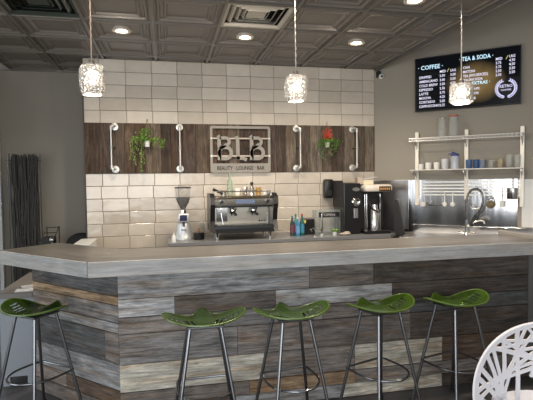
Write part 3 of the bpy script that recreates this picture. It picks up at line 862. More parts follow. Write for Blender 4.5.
# hanging plants
def leaf(mb, p, d, up, l, w):
    p = Vector(p); d = Vector(d).normalized(); s = d.cross(Vector(up)).normalized()
    n = s.cross(d).normalized()
    q = [p, p + d * l * .35 + s * w + n * w * .3, p + d * l + n * (-w * .5), p + d * l * .35 - s * w + n * w * .3]
    mid = p + d * l * .5 - n * w * .2
    vs = [mb.b.verts.new(x) for x in q]; m_ = mb.b.verts.new(mid)
    for a, b_ in ((0, 1), (1, 2), (2, 3), (3, 0)): mb.b.faces.new((vs[a], vs[b_], m_))
def hang_plant(x, label, strands, mleaf, flower):
    t = thing('hanging_plant', label, 'hanging plant', (x, YW, 0), 0)
    mb = MB(); mb.tube([(0.0, -0.002, ZT - 0.03), (0.0, -0.05, ZT - 0.025), (0.0, -0.055, ZT + 0.02), (0.006, -0.04, ZT + 0.045), (0.012, -0.02, ZT + 0.02)], 0.004, 6)
    mb.tube([(0.05 * math.cos(a) * 1.1, -0.05 + 0.012 * math.sin(3 * a), 2.20 + 0.08 * math.sin(a)) for a in [2 * PI * k / 24 for k in range(24)]], 0.004, 6, closed=True)
    mb.tube([(0, -0.05, ZT - 0.03), (0, -0.05, 2.28)], 0.003, 6)
    mb.build('hanger', m_wire, t, True)
    mb = MB(); mb.lathe([(0, 0), (0.028, 0), (0.036, 0.07), (0.032, 0.07), (0.028, 0.02), (0, 0.02)], (0.0, -0.055, 2.045), 14); mb.build('pot', m_ceramic if not flower else P('pale_green_pot', (0.55, 0.58, 0.42), 0.5), t, True)
    mb = MB(); rnd = random.Random(int(x * 100))
    for (dx, zt, zb, sp, nl) in strands:
        p0 = Vector((rnd.uniform(-0.02, 0.02), -0.06, 2.13))
        for k in range(nl):
            s = k / nl
            c = Vector((p0.x + dx * min(1, s * 2.2) + rnd.gauss(0, sp), -0.05 - 0.05 * math.sin(min(1, s * 2) * PI / 2) + rnd.gauss(0, sp * .6), 0))
            arch = zt * math.sin(min(1, s * 2.2) * PI / 2) if s < .45 else zt - (zt - zb) * (s - .45) / .55
            c.z = 2.12 + arch + rnd.gauss(0, sp * .5)
            if c.y > -0.012: c.y = -0.012
            leaf(mb, c, (rnd.uniform(-1, 1), rnd.uniform(-1, .1), rnd.uniform(-1, .5)), (rnd.random(), .3, 1), rnd.uniform(0.02, 0.036), rnd.uniform(0.005, 0.009))
    mb.build('foliage', mleaf, t)
    if flower:
        mb = MB()
        for k in range(60):
            a = rnd.uniform(0, 2 * PI); rr = rnd.uniform(0.0, 0.055)
            leaf(mb, (rr * math.cos(a), -0.07 + rnd.uniform(-.02, .02), 2.175 + rr * math.sin(a) * .9 + (0.07 if k % 5 == 0 else 0)), (math.cos(a), -0.5, math.sin(a)), (0, -1, .1), 0.035, 0.012)
        mb.build('flower', m_red, t)
hang_plant(0.735, 'small hanging planter with long trailing green fronds on the left of the wood band',
           [(-0.17, 0.02, -0.22, .012, 70), (-0.13, 0.03, -0.30, .010, 80), (-0.08, 0.02, -0.40, .010, 110), (-0.06, 0.04, -0.28, .012, 80), (-0.11, 0.05, -0.10, .015, 60), (0.16, 0.00, -0.10, .014, 60), (0.20, 0.02, -0.05, .012, 50), (0.10, 0.03, -0.08, .018, 60), (0.02, 0.14, 0.08, .022, 70), (-0.05, 0.12, 0.05, .022, 70)], m_leafl, False)
hang_plant(3.015, 'small hanging planter with red flowers and green leaves on the right of the wood band',
           [(-0.10, 0.02, -0.20, .018, 60), (-0.06, 0.03, -0.26, .016, 60), (0.09, 0.02, -0.16, .018, 60), (0.06, 0.04, -0.20, .018, 60), (-0.12, 0.0, -0.08, .018, 50), (0.13, 0.02, -0.05, .018, 50), (0.0, 0.03, -0.10, .028, 60)], m_leaf, True)
t = thing('hand_dispenser', 'black wall dispenser on the white tiles below the red flower planter', 'dispenser', (3.03, -0.014, 1.505))
mb = MB(); mb.box(-0.062, 0.062, -0.10, 0.0, -0.125, 0.125, bev=0.022); mb.build('housing', m_black, t, True)
mb = MB(); mb.box(-0.035, 0.035, -0.104, -0.098, -0.09, -0.02, bev=0.002); mb.build('push_lever', m_blackm, t)

# ================================================================== BACK COUNTER
CT = 0.945
t = thing('back_counter', 'grey topped work counter along the foot of the tiled wall', 'counter', (0, 0, 0))
mb = MB(); mb.prism([(0.96, -0.70), (3.60, -0.70), (3.74, -0.56), (3.74, -0.05), (3.70, -0.014), (0.96, -0.014)], CT - 0.035, CT); mb.build('worktop', m_counter, t)
mb = MB(); mb.box(0.98, 3.60, -0.66, -0.014, 0.0, CT - 0.036); mb.build('carcass', m_cab, t)
for k in range(5):
    x0 = 0.99 + k * 0.52
    mb = MB(); mb.box(x0, x0 + 0.505, -0.678, -0.66, 0.1, CT - 0.05, bev=0.003); dr = mb.build('door', P('cabinet_door', (0.07, 0.07, 0.075), 0.45), t)
    mb = MB(); mb.cone((x0 + 0.06, -0.70, 0.75), (x0 + 0.06, -0.70, 0.86), 0.006, n=8); mb.box(x0 + 0.056, x0 + 0.064, -0.70, -0.676, 0.76, 0.768); mb.box(x0 + 0.056, x0 + 0.064, -0.70, -0.676, 0.842, 0.85); mb.build('handle', m_chrome, dr)

# hopper grinder
t = thing('coffee_grinder', 'silver coffee grinder with a clear cone hopper of dark beans left of the espresso machine', 'coffee grinder', (1.137, -0.36, CT))
mb = MB()
mb.lathe([(0, 0.0), (0.105, 0.0), (0.108, 0.012), (0.10, 0.03), (0.088, 0.10), (0.082, 0.17), (0.075, 0.195), (0, 0.20)], n=24); mb.build('body', P('cast_silver', (0.66, 0.68, 0.69), 0.28, metal=0.5), t, True)
mb = MB(); mb.box(-0.062, 0.062, -0.075, 0.06, 0.20, 0.305, bev=0.014); hd = mb.build('head', P('cast_silver', (0.62, 0.64, 0.64)), t, True)
mb = MB(); mb.box(-0.044, 0.040, -0.080, -0.0755, 0.222, 0.290, bev=0.002); mb.build('screen', P('grinder_screen', (0.02, 0.02, 0.06), 0.15), hd)
mb = MB(); mb.cone((0, 0, 0.305), (0, 0, 0.345), 0.035, n=18); mb.build('collar', m_chrome, t, True)
mb = MB(); mb.lathe([(0.030, 0.345), (0.040, 0.37), (0.070, 0.43), (0.089, 0.49), (0.091, 0.60), (0.087, 0.60), (0.085, 0.49), (0.066, 0.433), (0.036, 0.373), (0.026, 0.35)], n=26); mb.build('hopper', P('hopper_glass', (0.5, 0.5, 0.48), 0.06, alpha=0.13), t, True)
mb = MB(); mb.lathe([(0, 0.352), (0.025, 0.352), (0.035, 0.375), (0.064, 0.434), (0.083, 0.488), (0.083, 0.495), (0, 0.50)], n=24); mb.build('beans', m_beans, t, True)
mb = MB(); mb.lathe([(0, 0.600), (0.096, 0.600), (0.096, 0.612), (0.03, 0.618), (0, 0.618)], n=24); mb.build('hopper_lid', m_black, t, True)
mb = MB(); mb.cone((0.0, -0.07, 0.205), (0.0, -0.09, 0.16), 0.018, 0.012, n=10); mb.box(-0.03, 0.03, -0.13, -0.07, 0.118, 0.126); mb.build('spout', m_black, t, True)
# little black knock box beside it
t = thing('knock_box', 'small black knock box between the grinder and the espresso machine', 'knock box', (1.31, -0.42, CT))
mb = MB(); mb.lathe([(0, 0), (0.062, 0), (0.066, 0.02), (0.064, 0.085), (0.056, 0.085), (0.056, 0.02), (0, 0.02)], n=20); mb.build('body', m_black, t, True)
mb = MB(); mb.cone((-0.06, 0, 0.078), (0.06, 0, 0.078), 0.007, n=8); mb.build('bar', m_chrome, t, True)
mb = MB(); mb.box(-0.012, 0.012, -0.012, 0.012, 0.084, 0.13, bev=0.003)
mb.build('tamper', P('tamper_wood', (0.30, 0.12, 0.05), 0.4), t)

# espresso machine
ex, ey = 1.82, -0.40
t = thing('espresso_machine', 'two-group chrome espresso machine with black side panels on the back counter', 'espresso machine', (ex, ey, CT))
for sx in (-1, 1):
    for sy in (-1, 1):
        mb = MB(); mb.cone((sx * 0.31, sy * 0.17, 0), (sx * 0.31, sy * 0.17, 0.085), 0.021, 0.026, n=14); mb.build('foot', m_chrome, t, True)
mb = MB(); mb.box(-0.35, 0.35, -0.24, 0.20, 0.085, 0.165, bev=0.006); dt = mb.build('drip_tray', m_blackm, t)
mb = MB()
for k in range(30): mb.box(-0.31 + k * 0.0215, -0.31 + k * 0.0215 + 0.008, -0.225, -0.02, 0.166, 0.171)
mb.build('grate', m_chrome, dt)
mb = MB(); mb.box(-0.345, 0.345, -0.247, -0.241, 0.13, 0.163); mb.build('tray_front', m_darksteel, dt)
m_back = P('machine_cream_steel', (0.66, 0.60, 0.50), 0.25, metal=0.7)
mb = MB(); mb.box(-0.335, 0.335, 0.0, 0.20, 0.165, 0.40, bev=0.004); mb.build('back_panel', m_back, t)
mb = MB(); mb.box(-0.334, 0.334, -0.18, 0.0, 0.372, 0.394); mb.build('group_surround', m_black, t)
mb = MB(); mb.prism([(-0.24, 0.395), (0.20, 0.395), (0.20, 0.505), (-0.20, 0.505), (-0.245, 0.47)], -0.335, 0.335, Matrix(((0, 0, 1, 0), (1, 0, 0, 0), (0, 1, 0, 0), (0, 0, 0, 1)))); mb.build('upper_housing', P('polished_housing', (0.70, 0.64, 0.54), 0.16, metal=1), t)
mb = MB(); mb.box(-0.10, 0.12, -0.252, -0.243, 0.415, 0.465, bev=0.002); mb.build('badge', P('badge_blue', (0.16, 0.19, 0.27), 0.2, metal=0.5), t)
for sx in (-1, 1):
    mb = MB()
    T = Matrix(((0, 0, 1, 0), (1, 0, 0, 0), (0, 1, 0, 0), (0, 0, 0, 1)))
    pts = [(-0.27, 0.10), (0.19, 0.10), (0.20, 0.50), (0.14, 0.535), (-0.17, 0.535), (-0.26, 0.49), (-0.28, 0.41), (-0.24, 0.36), (-0.20, 0.22)]
    x0 = sx * 0.337; x1 = sx * 0.390
    mb.prism(pts, min(x0, x1), max(x0, x1), T); mb.build('side_panel', m_black, t)
mb = MB()
for y in (-0.20, 0.19): mb.tube([(-0.32, y, 0.505), (-0.32, y, 0.555), (0.32, y, 0.555), (0.32, y, 0.505)], 0.006, 8)
mb.tube([(-0.32, -0.2, 0.555), (-0.32, 0.19, 0.555)], 0.006, 8); mb.tube([(0.32, -0.2, 0.555), (0.32, 0.19, 0.555)], 0.006, 8); mb.build('cup_rail', m_chrome, t, True)
for gx in (-0.115, 0.13):
    mb = MB(); mb.cone((gx, -0.10, 0.405), (gx, -0.10, 0.345), 0.046, 0.042, n=20); mb.cone((gx, -0.10, 0.345), (gx, -0.10, 0.325), 0.036, n=20); gh = mb.build('group_head', m_chrome, t, True)
    mb = MB(); mb.cone((gx, -0.10, 0.324), (gx, -0.10, 0.295), 0.034, 0.028, n=18); mb.cone((gx, -0.13, 0.31), (gx + 0.01, -0.27, 0.295), 0.012, 0.016, n=12); mb.cone((gx - 0.012, -0.10, 0.296), (gx - 0.016, -0.10, 0.27), 0.006, n=8); mb.cone((gx + 0.012, -0.10, 0.296), (gx + 0.016, -0.10, 0.27), 0.006, n=8)
    mb.build('portafilter', m_blackm, gh, True)
for sx in (-1, 1):
    mb = MB(); mb.tube([(sx * 0.27, -0.22, 0.40), (sx * 0.275, -0.25, 0.36), (sx * 0.265, -0.26, 0.28), (sx * 0.25, -0.27, 0.19)], 0.006, 8); mb.build('steam_wand', m_chrome, t, True)
    mb = MB(); mb.cone((sx * 0.265, -0.235, 0.44), (sx * 0.265, -0.285, 0.44), 0.024, 0.020, n=14); mb.build('steam_knob', m_black, t, True)
mb = MB(); mb.cone((0.235, -0.01, 0.30), (0.235, -0.02, 0.30), 0.038, n=22); mb.build('gauge', m_back, t, True)
mb = MB(); mb.box(-0.30, -0.17, -0.012, -0.002, 0.20, 0.36); mb.build('service_panel', m_chrome, t, True)
for k in range(4):
    mb = MB(); mb.cone((0.215 + 0.03 * k, 0.0, 0.20), (0.215 + 0.03 * k, -0.012, 0.20), 0.010, n=12); mb.build('button', m_black, t, True)
# spout handle standing on the left shoulder
# cups and jugs on the machine
def mug(label, x, y, z, r, h, mat, name='cup', cat='cup', group=None, handle=True, rz=0.0):
    t = thing(name, label, cat, (x, y, z), rz, group)
    mb = MB(); mb.lathe([(0, 0), (r * .78, 0), (r * .95, h * .2), (r, h), (r * .9, h), (r * .86, h * .2), (0, h * .1)], n=18); mb.build('body', mat, t, True)
    if handle:
        mb = MB(); mb.tube([(r * .9, 0, h * .78), (r * 1.35, 0, h * .75), (r * 1.5, 0, h * .5), (r * 1.35, 0, h * .28), (r * .9, 0, h * .25)], r * .13, 6); mb.build('handle', mat, t, True)
    return t
zt = CT + 0.507
gr = 'cups and jugs warming on the espresso machine'
mug('white cup on the espresso machine, leftmost of its row', ex - 0.045, ey, zt, 0.034, 0.085, m_ceramic, group=gr)
mug('steel milk jug on the espresso machine beside the white cup', ex + 0.045, ey - 0.02, zt, 0.032, 0.095, m_chrome, 'milk_jug', 'jug', gr, rz=2.5)
mug('amber glass tumbler on the right half of the espresso machine', ex + 0.21, ey, zt, 0.03, 0.09, P('amber_glass', (0.6, 0.38, 0.10), 0.1, trans=.5), 'tumbler', 'glass', gr, False)
mug('pale grey cup on the right end of the espresso machine', ex + 0.285, ey, zt, 0.033, 0.06, m_ceramic, group=gr)
t = thing('stopper_bottle', 'slim steel shaker with a round black stopper on the espresso machine', 'shaker', (ex + 0.13, ey, zt), 0, gr)
mb = MB(); mb.lathe([(0, 0), (0.027, 0), (0.027, 0.085), (0.012, 0.115), (0, 0.115)], n=16); mb.build('body', m_chrome, t, True)
mb = MB(); mb.sphere((0, 0, 0.135), 0.022); mb.build('stopper', m_black, t, True)
t = thing('glass_bottle', 'tall pale green glass bottle behind the espresso machine cups, below the sign', 'bottle', (ex - 0.125, ey + 0.06, zt))
mb = MB(); mb.lathe([(0, 0), (0.033, 0), (0.035, 0.02), (0.034, 0.16), (0.013, 0.21), (0.012, 0.27), (0, 0.27)], n=16); mb.build('body', P('pale_green_glass', (0.30, 0.42, 0.30), 0.08, alpha=.45), t, True)
t = thing('portafilter_handle', 'black handled portafilter lying on the left shoulder of the espresso machine', 'portafilter', (ex - 0.27, ey - 0.05, zt))
mb = MB(); mb.cone((-0.07, 0, 0.075), (0.03, 0, 0.03), 0.018, 0.014, n=12); mb.build('grip', m_black, t, True)
mb = MB(); mb.lathe([(0, 0), (0.035, 0), (0.038, 0.04), (0.03, 0.045), (0, 0.045)], (0.055, 0, 0), 16); mb.build('basket', m_chrome, t, True)

# row of bottles right of the machine
def bottle(x, y, h, r, col, cap, label, lab=None):
    t = thing('syrup_bottle', label, 'bottle', (x, y, CT), 0, 'bottles on the back counter')
    mb = MB(); mb.lathe([(0, 0), (r, 0), (r, h * .62), (r * .45, h * .76), (r * .36, h * .92), (0, h * .92)], n=16); mb.build('body', P('bottle_' + label[:14], col, 0.15, trans=0.25), t, True)
    mb = MB(); mb.cone((0, 0, h * .90), (0, 0, h), r * .42, n=12); mb.build('cap', cap, t, True)
    if lab:
        mb = MB(); mb.lathe([(r + .001, h * .14), (r + .001, h * .54)], n=16); mb.build('paper_label', lab, t, True)
cw = P('cap_white', (0.75, 0.75, 0.75), .4); cg = P('cap_green', (0.02, 0.15, 0.14), .4); cr_ = P('cap_red', (0.4, 0.03, 0.05), .4)
bottle(2.440, -0.42, 0.245, 0.026, (0.05, 0.09, 0.10), cg, 'dark teal bottle, leftmost of the group right of the espresso machine', P('lab_maroon', (0.16, 0.06, 0.08), .6))
bottle(2.498, -0.46, 0.23, 0.026, (0.08, 0.30, 0.55), cw, 'blue bottle with a pale label, front and centre of the bottle group', P('lab_blue', (0.15, 0.35, 0.62), .6))
bottle(2.500, -0.36, 0.26, 0.026, (0.10, 0.36, 0.38), cg, 'turquoise bottle standing behind the blue bottle with pale label', P('lab_pink', (0.55, 0.25, 0.35), .6))
bottle(2.562, -0.43, 0.265, 0.027, (0.03, 0.16, 0.14), cr_, 'green bottle, rightmost of the group beside the black box', P('lab_teal', (0.05, 0.25, 0.38), .6))
t = thing('black_box', 'black box with a yellow sticker right of the bottles on the back counter', 'box', (2.662, -0.33, CT))
mb = MB(); mb.box(-0.078, 0.078, -0.05, 0.05, 0, 0.195, bev=0.008); mb.build('case', m_black, t)
mb = MB(); mb.box(-0.066, -0.036, -0.0525, -0.05, 0.145, 0.182); mb.build('sticker', P('sticker_yellow', (0.7, 0.6, 0.15), .5), t)
# napkin / cup caddy with dark sign and glass items
t = thing('counter_caddy', 'clear acrylic caddy with a dark front sign between the black box and the black grinder', 'caddy', (2.905, -0.33, CT))
mb = MB(); mb.box(-0.152, 0.152, -0.08, 0.08, 0, 0.008)
for sx in (-1, 1): mb.box(sx * 0.155 - 0.004, sx * 0.155 + 0.004, -0.08, 0.08, 0.008, 0.30)
mb.box(-0.151, 0.151, 0.072, 0.078, 0.008, 0.30); mb.build('tray', P('acrylic', (0.35, 0.42, 0.43), 0.08, alpha=0.28), t)
mb = MB(); mb.box(-0.12, 0.148, -0.085, -0.075, 0.215, 0.275, bev=0.003); fs = mb.build('front_sign', m_black, t)
mb = MB(); text_bm(mb, 'OPEN', 0.045, 0.014, 0.228, 0.001, -0.0865, 'CENTER', 1.3); mb.build('sign_lettering', P('sign_grey', (0.5, 0.5, 0.5), .6), fs)
t = thing('chrome_dispenser', 'slim chrome dispenser standing between the black box and the dark sign', 'dispenser', (2.80, -0.48, CT))
mb = MB(); mb.cone((0, 0, 0), (0, 0, 0.27), 0.014, 0.010, n=12); mb.cone((0, 0, 0), (0, 0, 0.012), 0.045, n=16); mb.tube([(0, 0, 0.265), (0.0, -0.03, 0.285), (0, -0.07, 0.27)], 0.007, 8); mb.build('body', m_chrome, t, True)
t = thing('wire_holder', 'small curled wire holder in front of the clear acrylic caddy', 'holder', (2.70, -0.52, CT))
mb = MB(); mb.cone((0, 0, 0), (0, 0, 0.006), 0.032, n=16); mb.tube([(0, 0, 0.005), (0.01, 0, 0.06), (-0.03, 0, 0.10), (-0.055, 0, 0.08), (-0.04, 0, 0.055)], 0.004, 8); mb.build('wire', m_chrome, t, True)
t = thing('potted_succulent', 'tiny green plant in a white pot in front of the dark counter sign', 'plant', (2.945, -0.53, CT))
mb = MB(); mb.lathe([(0, 0), (0.024, 0), (0.03, 0.045), (0, 0.045)], n=14); mb.build('pot', m_ceramic, t, True)
mb = MB(); rnd = random.Random(5)
for k in range(50):
    a = rnd.uniform(0, 2 * PI); leaf(mb, (0.015 * math.cos(a), 0.015 * math.sin(a), 0.045), (math.cos(a), math.sin(a), rnd.uniform(.2, 1.3)), (0, 0, 1), rnd.uniform(.03, .055), .009)
mb.build('foliage', m_leafl, t)
t = thing('folded_cloth', 'crumpled grey beige cloth on the back counter left of the black grinder', 'cloth', (3.07, -0.55, CT))
mb = MB(); mb.sphere((0, 0, 0.016), 0.05, (1.5, 0.9, 0.34)); mb.sphere((0.03, 0.01, 0.03), 0.03, (1.4, 1, .5)); mb.build('cloth', P('beige_cloth', (0.40, 0.36, 0.31), .9, bump=.8, nscale=40), t, True)

# tall black bean-to-cup grinder / brewer
t = thing('tower_grinder', 'tall black grinder tower with a round chrome dial right of the tiles', 'coffee machine', (3.20, -0.33, CT))
mb = MB(); mb.box(-0.125, 0.10, -0.17, 0.19, 0, 0.63, bev=0.012); mb.build('body', m_black, t)
mb = MB(); mb.box(-0.135, -0.124, -0.15, 0.19, 0.33, 0.665, bev=0.004); mb.build('side_panel', m_blackm, t)
mb = MB(); R = Matrix.Translation((0.035, -0.172, 0.40)) @ Matrix.Rotation(PI / 2, 4, 'X')
mb.lathe([(0, 0), (0.055, 0), (0.055, 0.010), (0.042, 0.016), (0.034, 0.012), (0, 0.012)], n=26, T=R); mb.build('dial', m_chrome, t, True)
mb = MB(); R = Matrix.Translation((0.035, -0.172, 0.555)) @ Matrix.Rotation(PI / 2, 4, 'X') @ Matrix.Diagonal((1, .45, 1, 1))
mb.lathe([(0, 0), (0.055, 0), (0.052, 0.008), (0, 0.009)], n=26, T=R); mb.build('badge', m_chrome, t, True)
mb = MB(); mb.box(0.005, 0.06, -0.18, -0.168, 0.20, 0.32, bev=0.004); mb.build('lever', m_steel, t)
t = thing('coffee_brewer', 'black coffee brewer with a cream top panel and steel tank beside the grinder tower', 'coffee machine', (3.50, -0.36, CT))
mb = MB(); mb.box(-0.165, 0.18, -0.20, 0.20, 0, 0.04, bev=0.006); mb.build('base', m_black, t)
mb = MB(); mb.box(-0.165, 0.16, -0.02, 0.20, 0.04, 0.53, bev=0.008); mb.build('column', m_blackm, t)
mb = MB(); mb.box(-0.15, 0.22, -0.17, 0.15, 0.52, 0.612, bev=0.034); hd = mb.build('head', m_cream, t, True)
mb = MB(); mb.box(0.03, 0.19, -0.176, -0.168, 0.528, 0.588, bev=0.003); mb.build('display', P('brown_display', (0.05, 0.03, 0.02), .15), hd)
mb = MB()
for k in range(5): mb.box(0.042 + k * 0.028, 0.060 + k * 0.028, -0.179, -0.176, 0.545, 0.570)
mb.build('icons', P('display_gold', (0.55, 0.30, 0.10), .4), hd)
mb = MB(); mb.lathe([(0, 0.04), (0.052, 0.04), (0.052, 0.29), (0.04, 0.31), (0.04, 0.36), (0, 0.36)], (-0.0, -0.10, 0), 22); mb.build('tank', P('tank_steel', (0.75, 0.74, 0.72), .18, metal=.9), t, True)
mb = MB(); mb.tube([(-0.10, -0.12, 0.49), (-0.11, -0.15, 0.40), (-0.06, -0.19, 0.30), (0.0, -0.20, 0.27), (0.055, -0.18, 0.30), (0.06, -0.14, 0.42), (0.05, -0.1, 0.49)], 0.010, 8); mb.build('hose', m_black, t, True)
mb = MB()
for x in (-0.13, -0.105, 0.075): mb.cone((x, -0.10, 0.04), (x, -0.10, 0.49), 0.008, n=10)
mb.build('rod', m_chrome, t, True)
t = thing('paper_stack', 'white box and loose papers piled on top of the coffee brewer', 'papers', (3.43, -0.34, CT + 0.613), math.radians(-8))
mb = MB(); mb.box(-0.05, 0.08, -0.09, 0.09, 0, 0.055, bev=0.004); mb.build('box', P('cream_card', (0.66, 0.60, 0.44), .6), t)
mb = MB(); mb.box(-0.10, 0.15, -0.07, 0.10, 0.058, 0.064, Matrix.Rotation(-0.13, 4, 'Y') @ Matrix.Translation((0, 0, 0.012))); mb.build('sheet', P('sheet_grey', (0.5, 0.52, 0.56), .6), t)
mb = MB(); mb.box(-0.12, -0.052, -0.08, 0.06, 0.0, 0.085, bev=0.003); mb.build('carton', P('carton_tan', (0.46, 0.38, 0.30), .7), t)

# ================================================================== DIAGONAL WALL: splash, counter, shelves, rail, tap, screen
def D(name, label, cat, s, off, z, group=None):
    p = dw(s, off, z); return thing(name, label, cat, (p.x, p.y, p.z), -AD, group)
mb = MB(); mb.box(0.01, 1.72, -0.004, -0.0005, 0.93, 1.605)
t = tag(mb.build('steel_backsplash', m_splash, loc=(W, 0, 0), rz=-AD), 'tall stainless sheet on the wall behind the sink and utensil rails', 'backsplash')
mb = MB(); mb.box(1.765, 1.93, -0.02, -0.0005, 1.04, 1.60)
tag(mb.build('side_board', m_white, loc=(W, 0, 0), rz=-AD), 'pale board on the wall right of the stainless sheet', 'board')
t = D('sink_unit', 'stainless sink counter below the utensil rails', 'sink', 0, 0, 0)
mb = MB(); mb.box(0.50, 1.90, -0.62, -0.006, 0.90, 0.93, bev=0.004); mb.build('worktop', m_steel, t)
mb = MB(); mb.box(0.52, 1.88, -0.60, -0.006, 0.12, 0.898); mb.build('cabinet', m_steel, t)
mb = MB(); mb.box(0.50, 1.90, -0.030, -0.006, 0.93, 1.03, bev=0.004); mb.build('upstand', m_splash, t)
for x in (0.56, 1.84):
    for y in (-0.56, -0.06): 
        mb = MB(); mb.cone((x, y, 0.0), (x, y, 0.13), 0.02, n=10); mb.build('leg', m_chrome, t, True)
# tap
t = D('sink_tap', 'chrome pre-rinse tap with a looping spring hose at the sink', 'tap', 1.20, 0.27, 0.93)
mb = MB(); mb.cone((0, 0, 0), (0, 0, 0.05), 0.030, 0.024, n=16); mb.cone((0, 0, 0.05), (0, 0, 0.20), 0.017, n=12); mb.build('column', m_chrome, t, True)
pts = [(0, 0, 0.18), (-0.005, 0, 0.30), (-0.002, 0, 0.42), (0.02, 0, 0.51), (0.065, 0, 0.56), (0.12, 0, 0.565), (0.165, 0, 0.52), (0.18, 0, 0.44), (0.165, 0, 0.36), (0.13, 0, 0.29), (0.10, 0, 0.25)]
dense = []
for k in range(len(pts) - 1):
    for q in range(5): dense.append(Vector(pts[k]).lerp(Vector(pts[k + 1]), q / 5))
dense.append(Vector(pts[-1]))
mb = MB(); mb.tube(dense, [0.0145 if k % 2 else 0.0105 for k in range(len(dense))], 10); mb.build('spring_hose', P('spring_metal', (0.16, 0.15, 0.14), .2, metal=1), t, True)
mb = MB(); mb.cone((0.10, 0, 0.26), (0.055, -0.01, 0.15), 0.017, 0.022, n=12); mb.cone((0.055, -0.01, 0.15), (0.048, -0.012, 0.135), 0.03, 0.028, n=14); mb.build('spray_head', m_black, t, True)
mb = MB(); mb.tube([(0.01, 0, 0.13), (0.09, -0.02, 0.18), (0.15, -0.03, 0.20), (0.19, -0.03, 0.19), (0.195, -0.03, 0.16)], 0.010, 8); mb.build('spout', m_chrome, t, True)
for sx in (-1, 1):
    mb = MB(); mb.cone((0, 0, 0.045), (sx * 0.07, -0.01, 0.05), 0.010, n=8); mb.sphere((sx * 0.075, -0.01, 0.05), 0.017); mb.build('handle', m_chrome, t, True)
mb = MB(); mb.tube([(-0.002, 0, 0.40), (0.03, 0, 0.36), (0.07, 0, 0.33), (0.15, 0, 0.345)], 0.006, 8); mb.build('arm', m_chrome, t, True)

# shelving
t = D('wall_shelving', 'two-tier wall shelving on pale uprights above the utensil rails', 'shelves', 0, 0, 0)
for s in (0.575, 1.165, 1.765):
    mb = MB(); mb.box(s - 0.022, s + 0.022, -0.045, -0.005, 1.28 if s != 1.165 else 1.36, 2.215, bev=0.003); mb.build('upright', m_pine if s < 3 else m_white, t)
def wire_shelf(z, name):
    mb = MB()
    for y, dz in ((-0.31, 0), (-0.31, -0.034), (-0.05, 0), (-0.18, -0.0)): mb.cone((0.54, y, z + dz), (1.79, y, z + dz), 0.0058, n=8)
    for k in range(58):
        x = 0.545 + k * 0.0217
        mb.cone((x, -0.31, z + 0.004), (x, -0.05, z + 0.004), 0.0028, n=5)
        mb.cone((x, -0.31, z + 0.004), (x, -0.31, z - 0.034), 0.0036, n=5) if k % 2 == 0 else None
    mb.build(name, P('white_wire', (0.70, 0.69, 0.66), .35, metal=.3), t)
wire_shelf(2.115, 'wire_shelf')
for s in (0.575, 1.165, 1.765):
    for z in (2.10, 1.71):
        mb = MB(); mb.prism([(-0.045, z - 0.10), (-0.045, z), (-0.29, z), (-0.29, z - 0.014), (-0.06, z - 0.07)], s - 0.006, s + 0.006, Matrix(((0, 0, 1, 0), (1, 0, 0, 0), (0, 1, 0, 0), (0, 0, 0, 1)))); mb.build('bracket', m_galv, t)
mb = MB(); mb.box(0.55, 1.79, -0.31, -0.05, 1.721, 1.733, bev=0.002)
mb.build('solid_shelf', P('pale_shelf', (0.50, 0.48, 0.44), .35, metal=.3), t)
# jars above
for s, h, col, lb, ml in ((0.905, 0.235, m_glass, 'ribbed clear glass jar on the top wire shelf, left of the red-rimmed jar', m_chrome), (1.04, 0.262, m_glass, 'clear glass jar with a red rim on the top wire shelf', P('red_rim', (0.5, 0.08, 0.04), .5))):
    t = D('storage_jar', lb, 'jar', s, 0.18, 2.123, 'tall jars on the top wire shelf')
    w_ = 0.048 if s < 1 else 0.058
    mb = MB(); pr = [(0, 0), (w_, 0), (w_ * 1.0, h * .3), (w_ * (0.86 if s < 1 else 1), h * .5), (w_, h * .7), (w_ * .9, h * .94), (w_ * .82, h * .94), (w_ * .9, h * .7), (w_ * .78 if s < 1 else w_ * .92, h * .5), (w_ * .92, h * .06), (0, h * .05)]
    mb.lathe(pr, n=18); mb.build('body', col, t, True)
    mb = MB(); mb.lathe([(0, h * .94), (w_ * .92, h * .94), (w_ * .92, h * .99), (0, h)], n=18); mb.build('lid', ml, t, True)
# cups and glasses on the solid shelf
def dmug(label, s, off, r, h, mat, group, name='cup', cat='cup', handle=True, rzd=-1.2):
    p = dw(s, off, 1.734); return mug(label, p.x, p.y, p.z, r, h, mat, name, cat, group, handle, -AD + rzd)
gs = 'cups on the left of the solid shelf'
dmug('small white cup, leftmost on the shelf beside the upright', 0.655, 0.17, 0.034, 0.070, m_ceramic, gs)
dmug('white cup second from left on the shelf', 0.745, 0.17, 0.038, 0.085, m_ceramic, gs)
dmug('white cup third from left on the shelf', 0.845, 0.18, 0.037, 0.085, m_ceramic, gs)
dmug('taller pale glass mug just left of the blue-lidded jar', 0.94, 0.17, 0.043, 0.125, P('frosted_glass', (0.78, 0.80, 0.82), .3, trans=.4), gs, 'glass_mug', 'mug')
p = dw(1.055, 0.17, 1.734)
t = thing('lidded_jar', 'glass jar with a dark blue lid in the middle of the shelf', 'jar', p, -AD)
mb = MB(); mb.lathe([(0, 0), (0.05, 0), (0.052, 0.13), (0.045, 0.155), (0, 0.16)], n=18); mb.build('body', P('pale_jar', (0.62, 0.66, 0.74), .15, trans=.5), t, True)
mb = MB(); mb.lathe([(0, 0.155), (0.05, 0.158), (0.052, 0.175), (0.02, 0.185), (0, 0.19)], n=18); mb.tube([(0.03, 0, 0.18), (-0.03, -0.01, 0.20), (-0.075, 0, 0.18)], 0.008, 8); mb.build('lid', P('navy_lid', (0.03, 0.05, 0.20), .3), t, True)
gg = 'glasses on the right of the solid shelf'
dmug('deep blue glass, left one of the two right of the middle upright', 1.215, 0.20, 0.036, 0.105, m_blueglass, gg, 'blue_glass', 'glass', False)
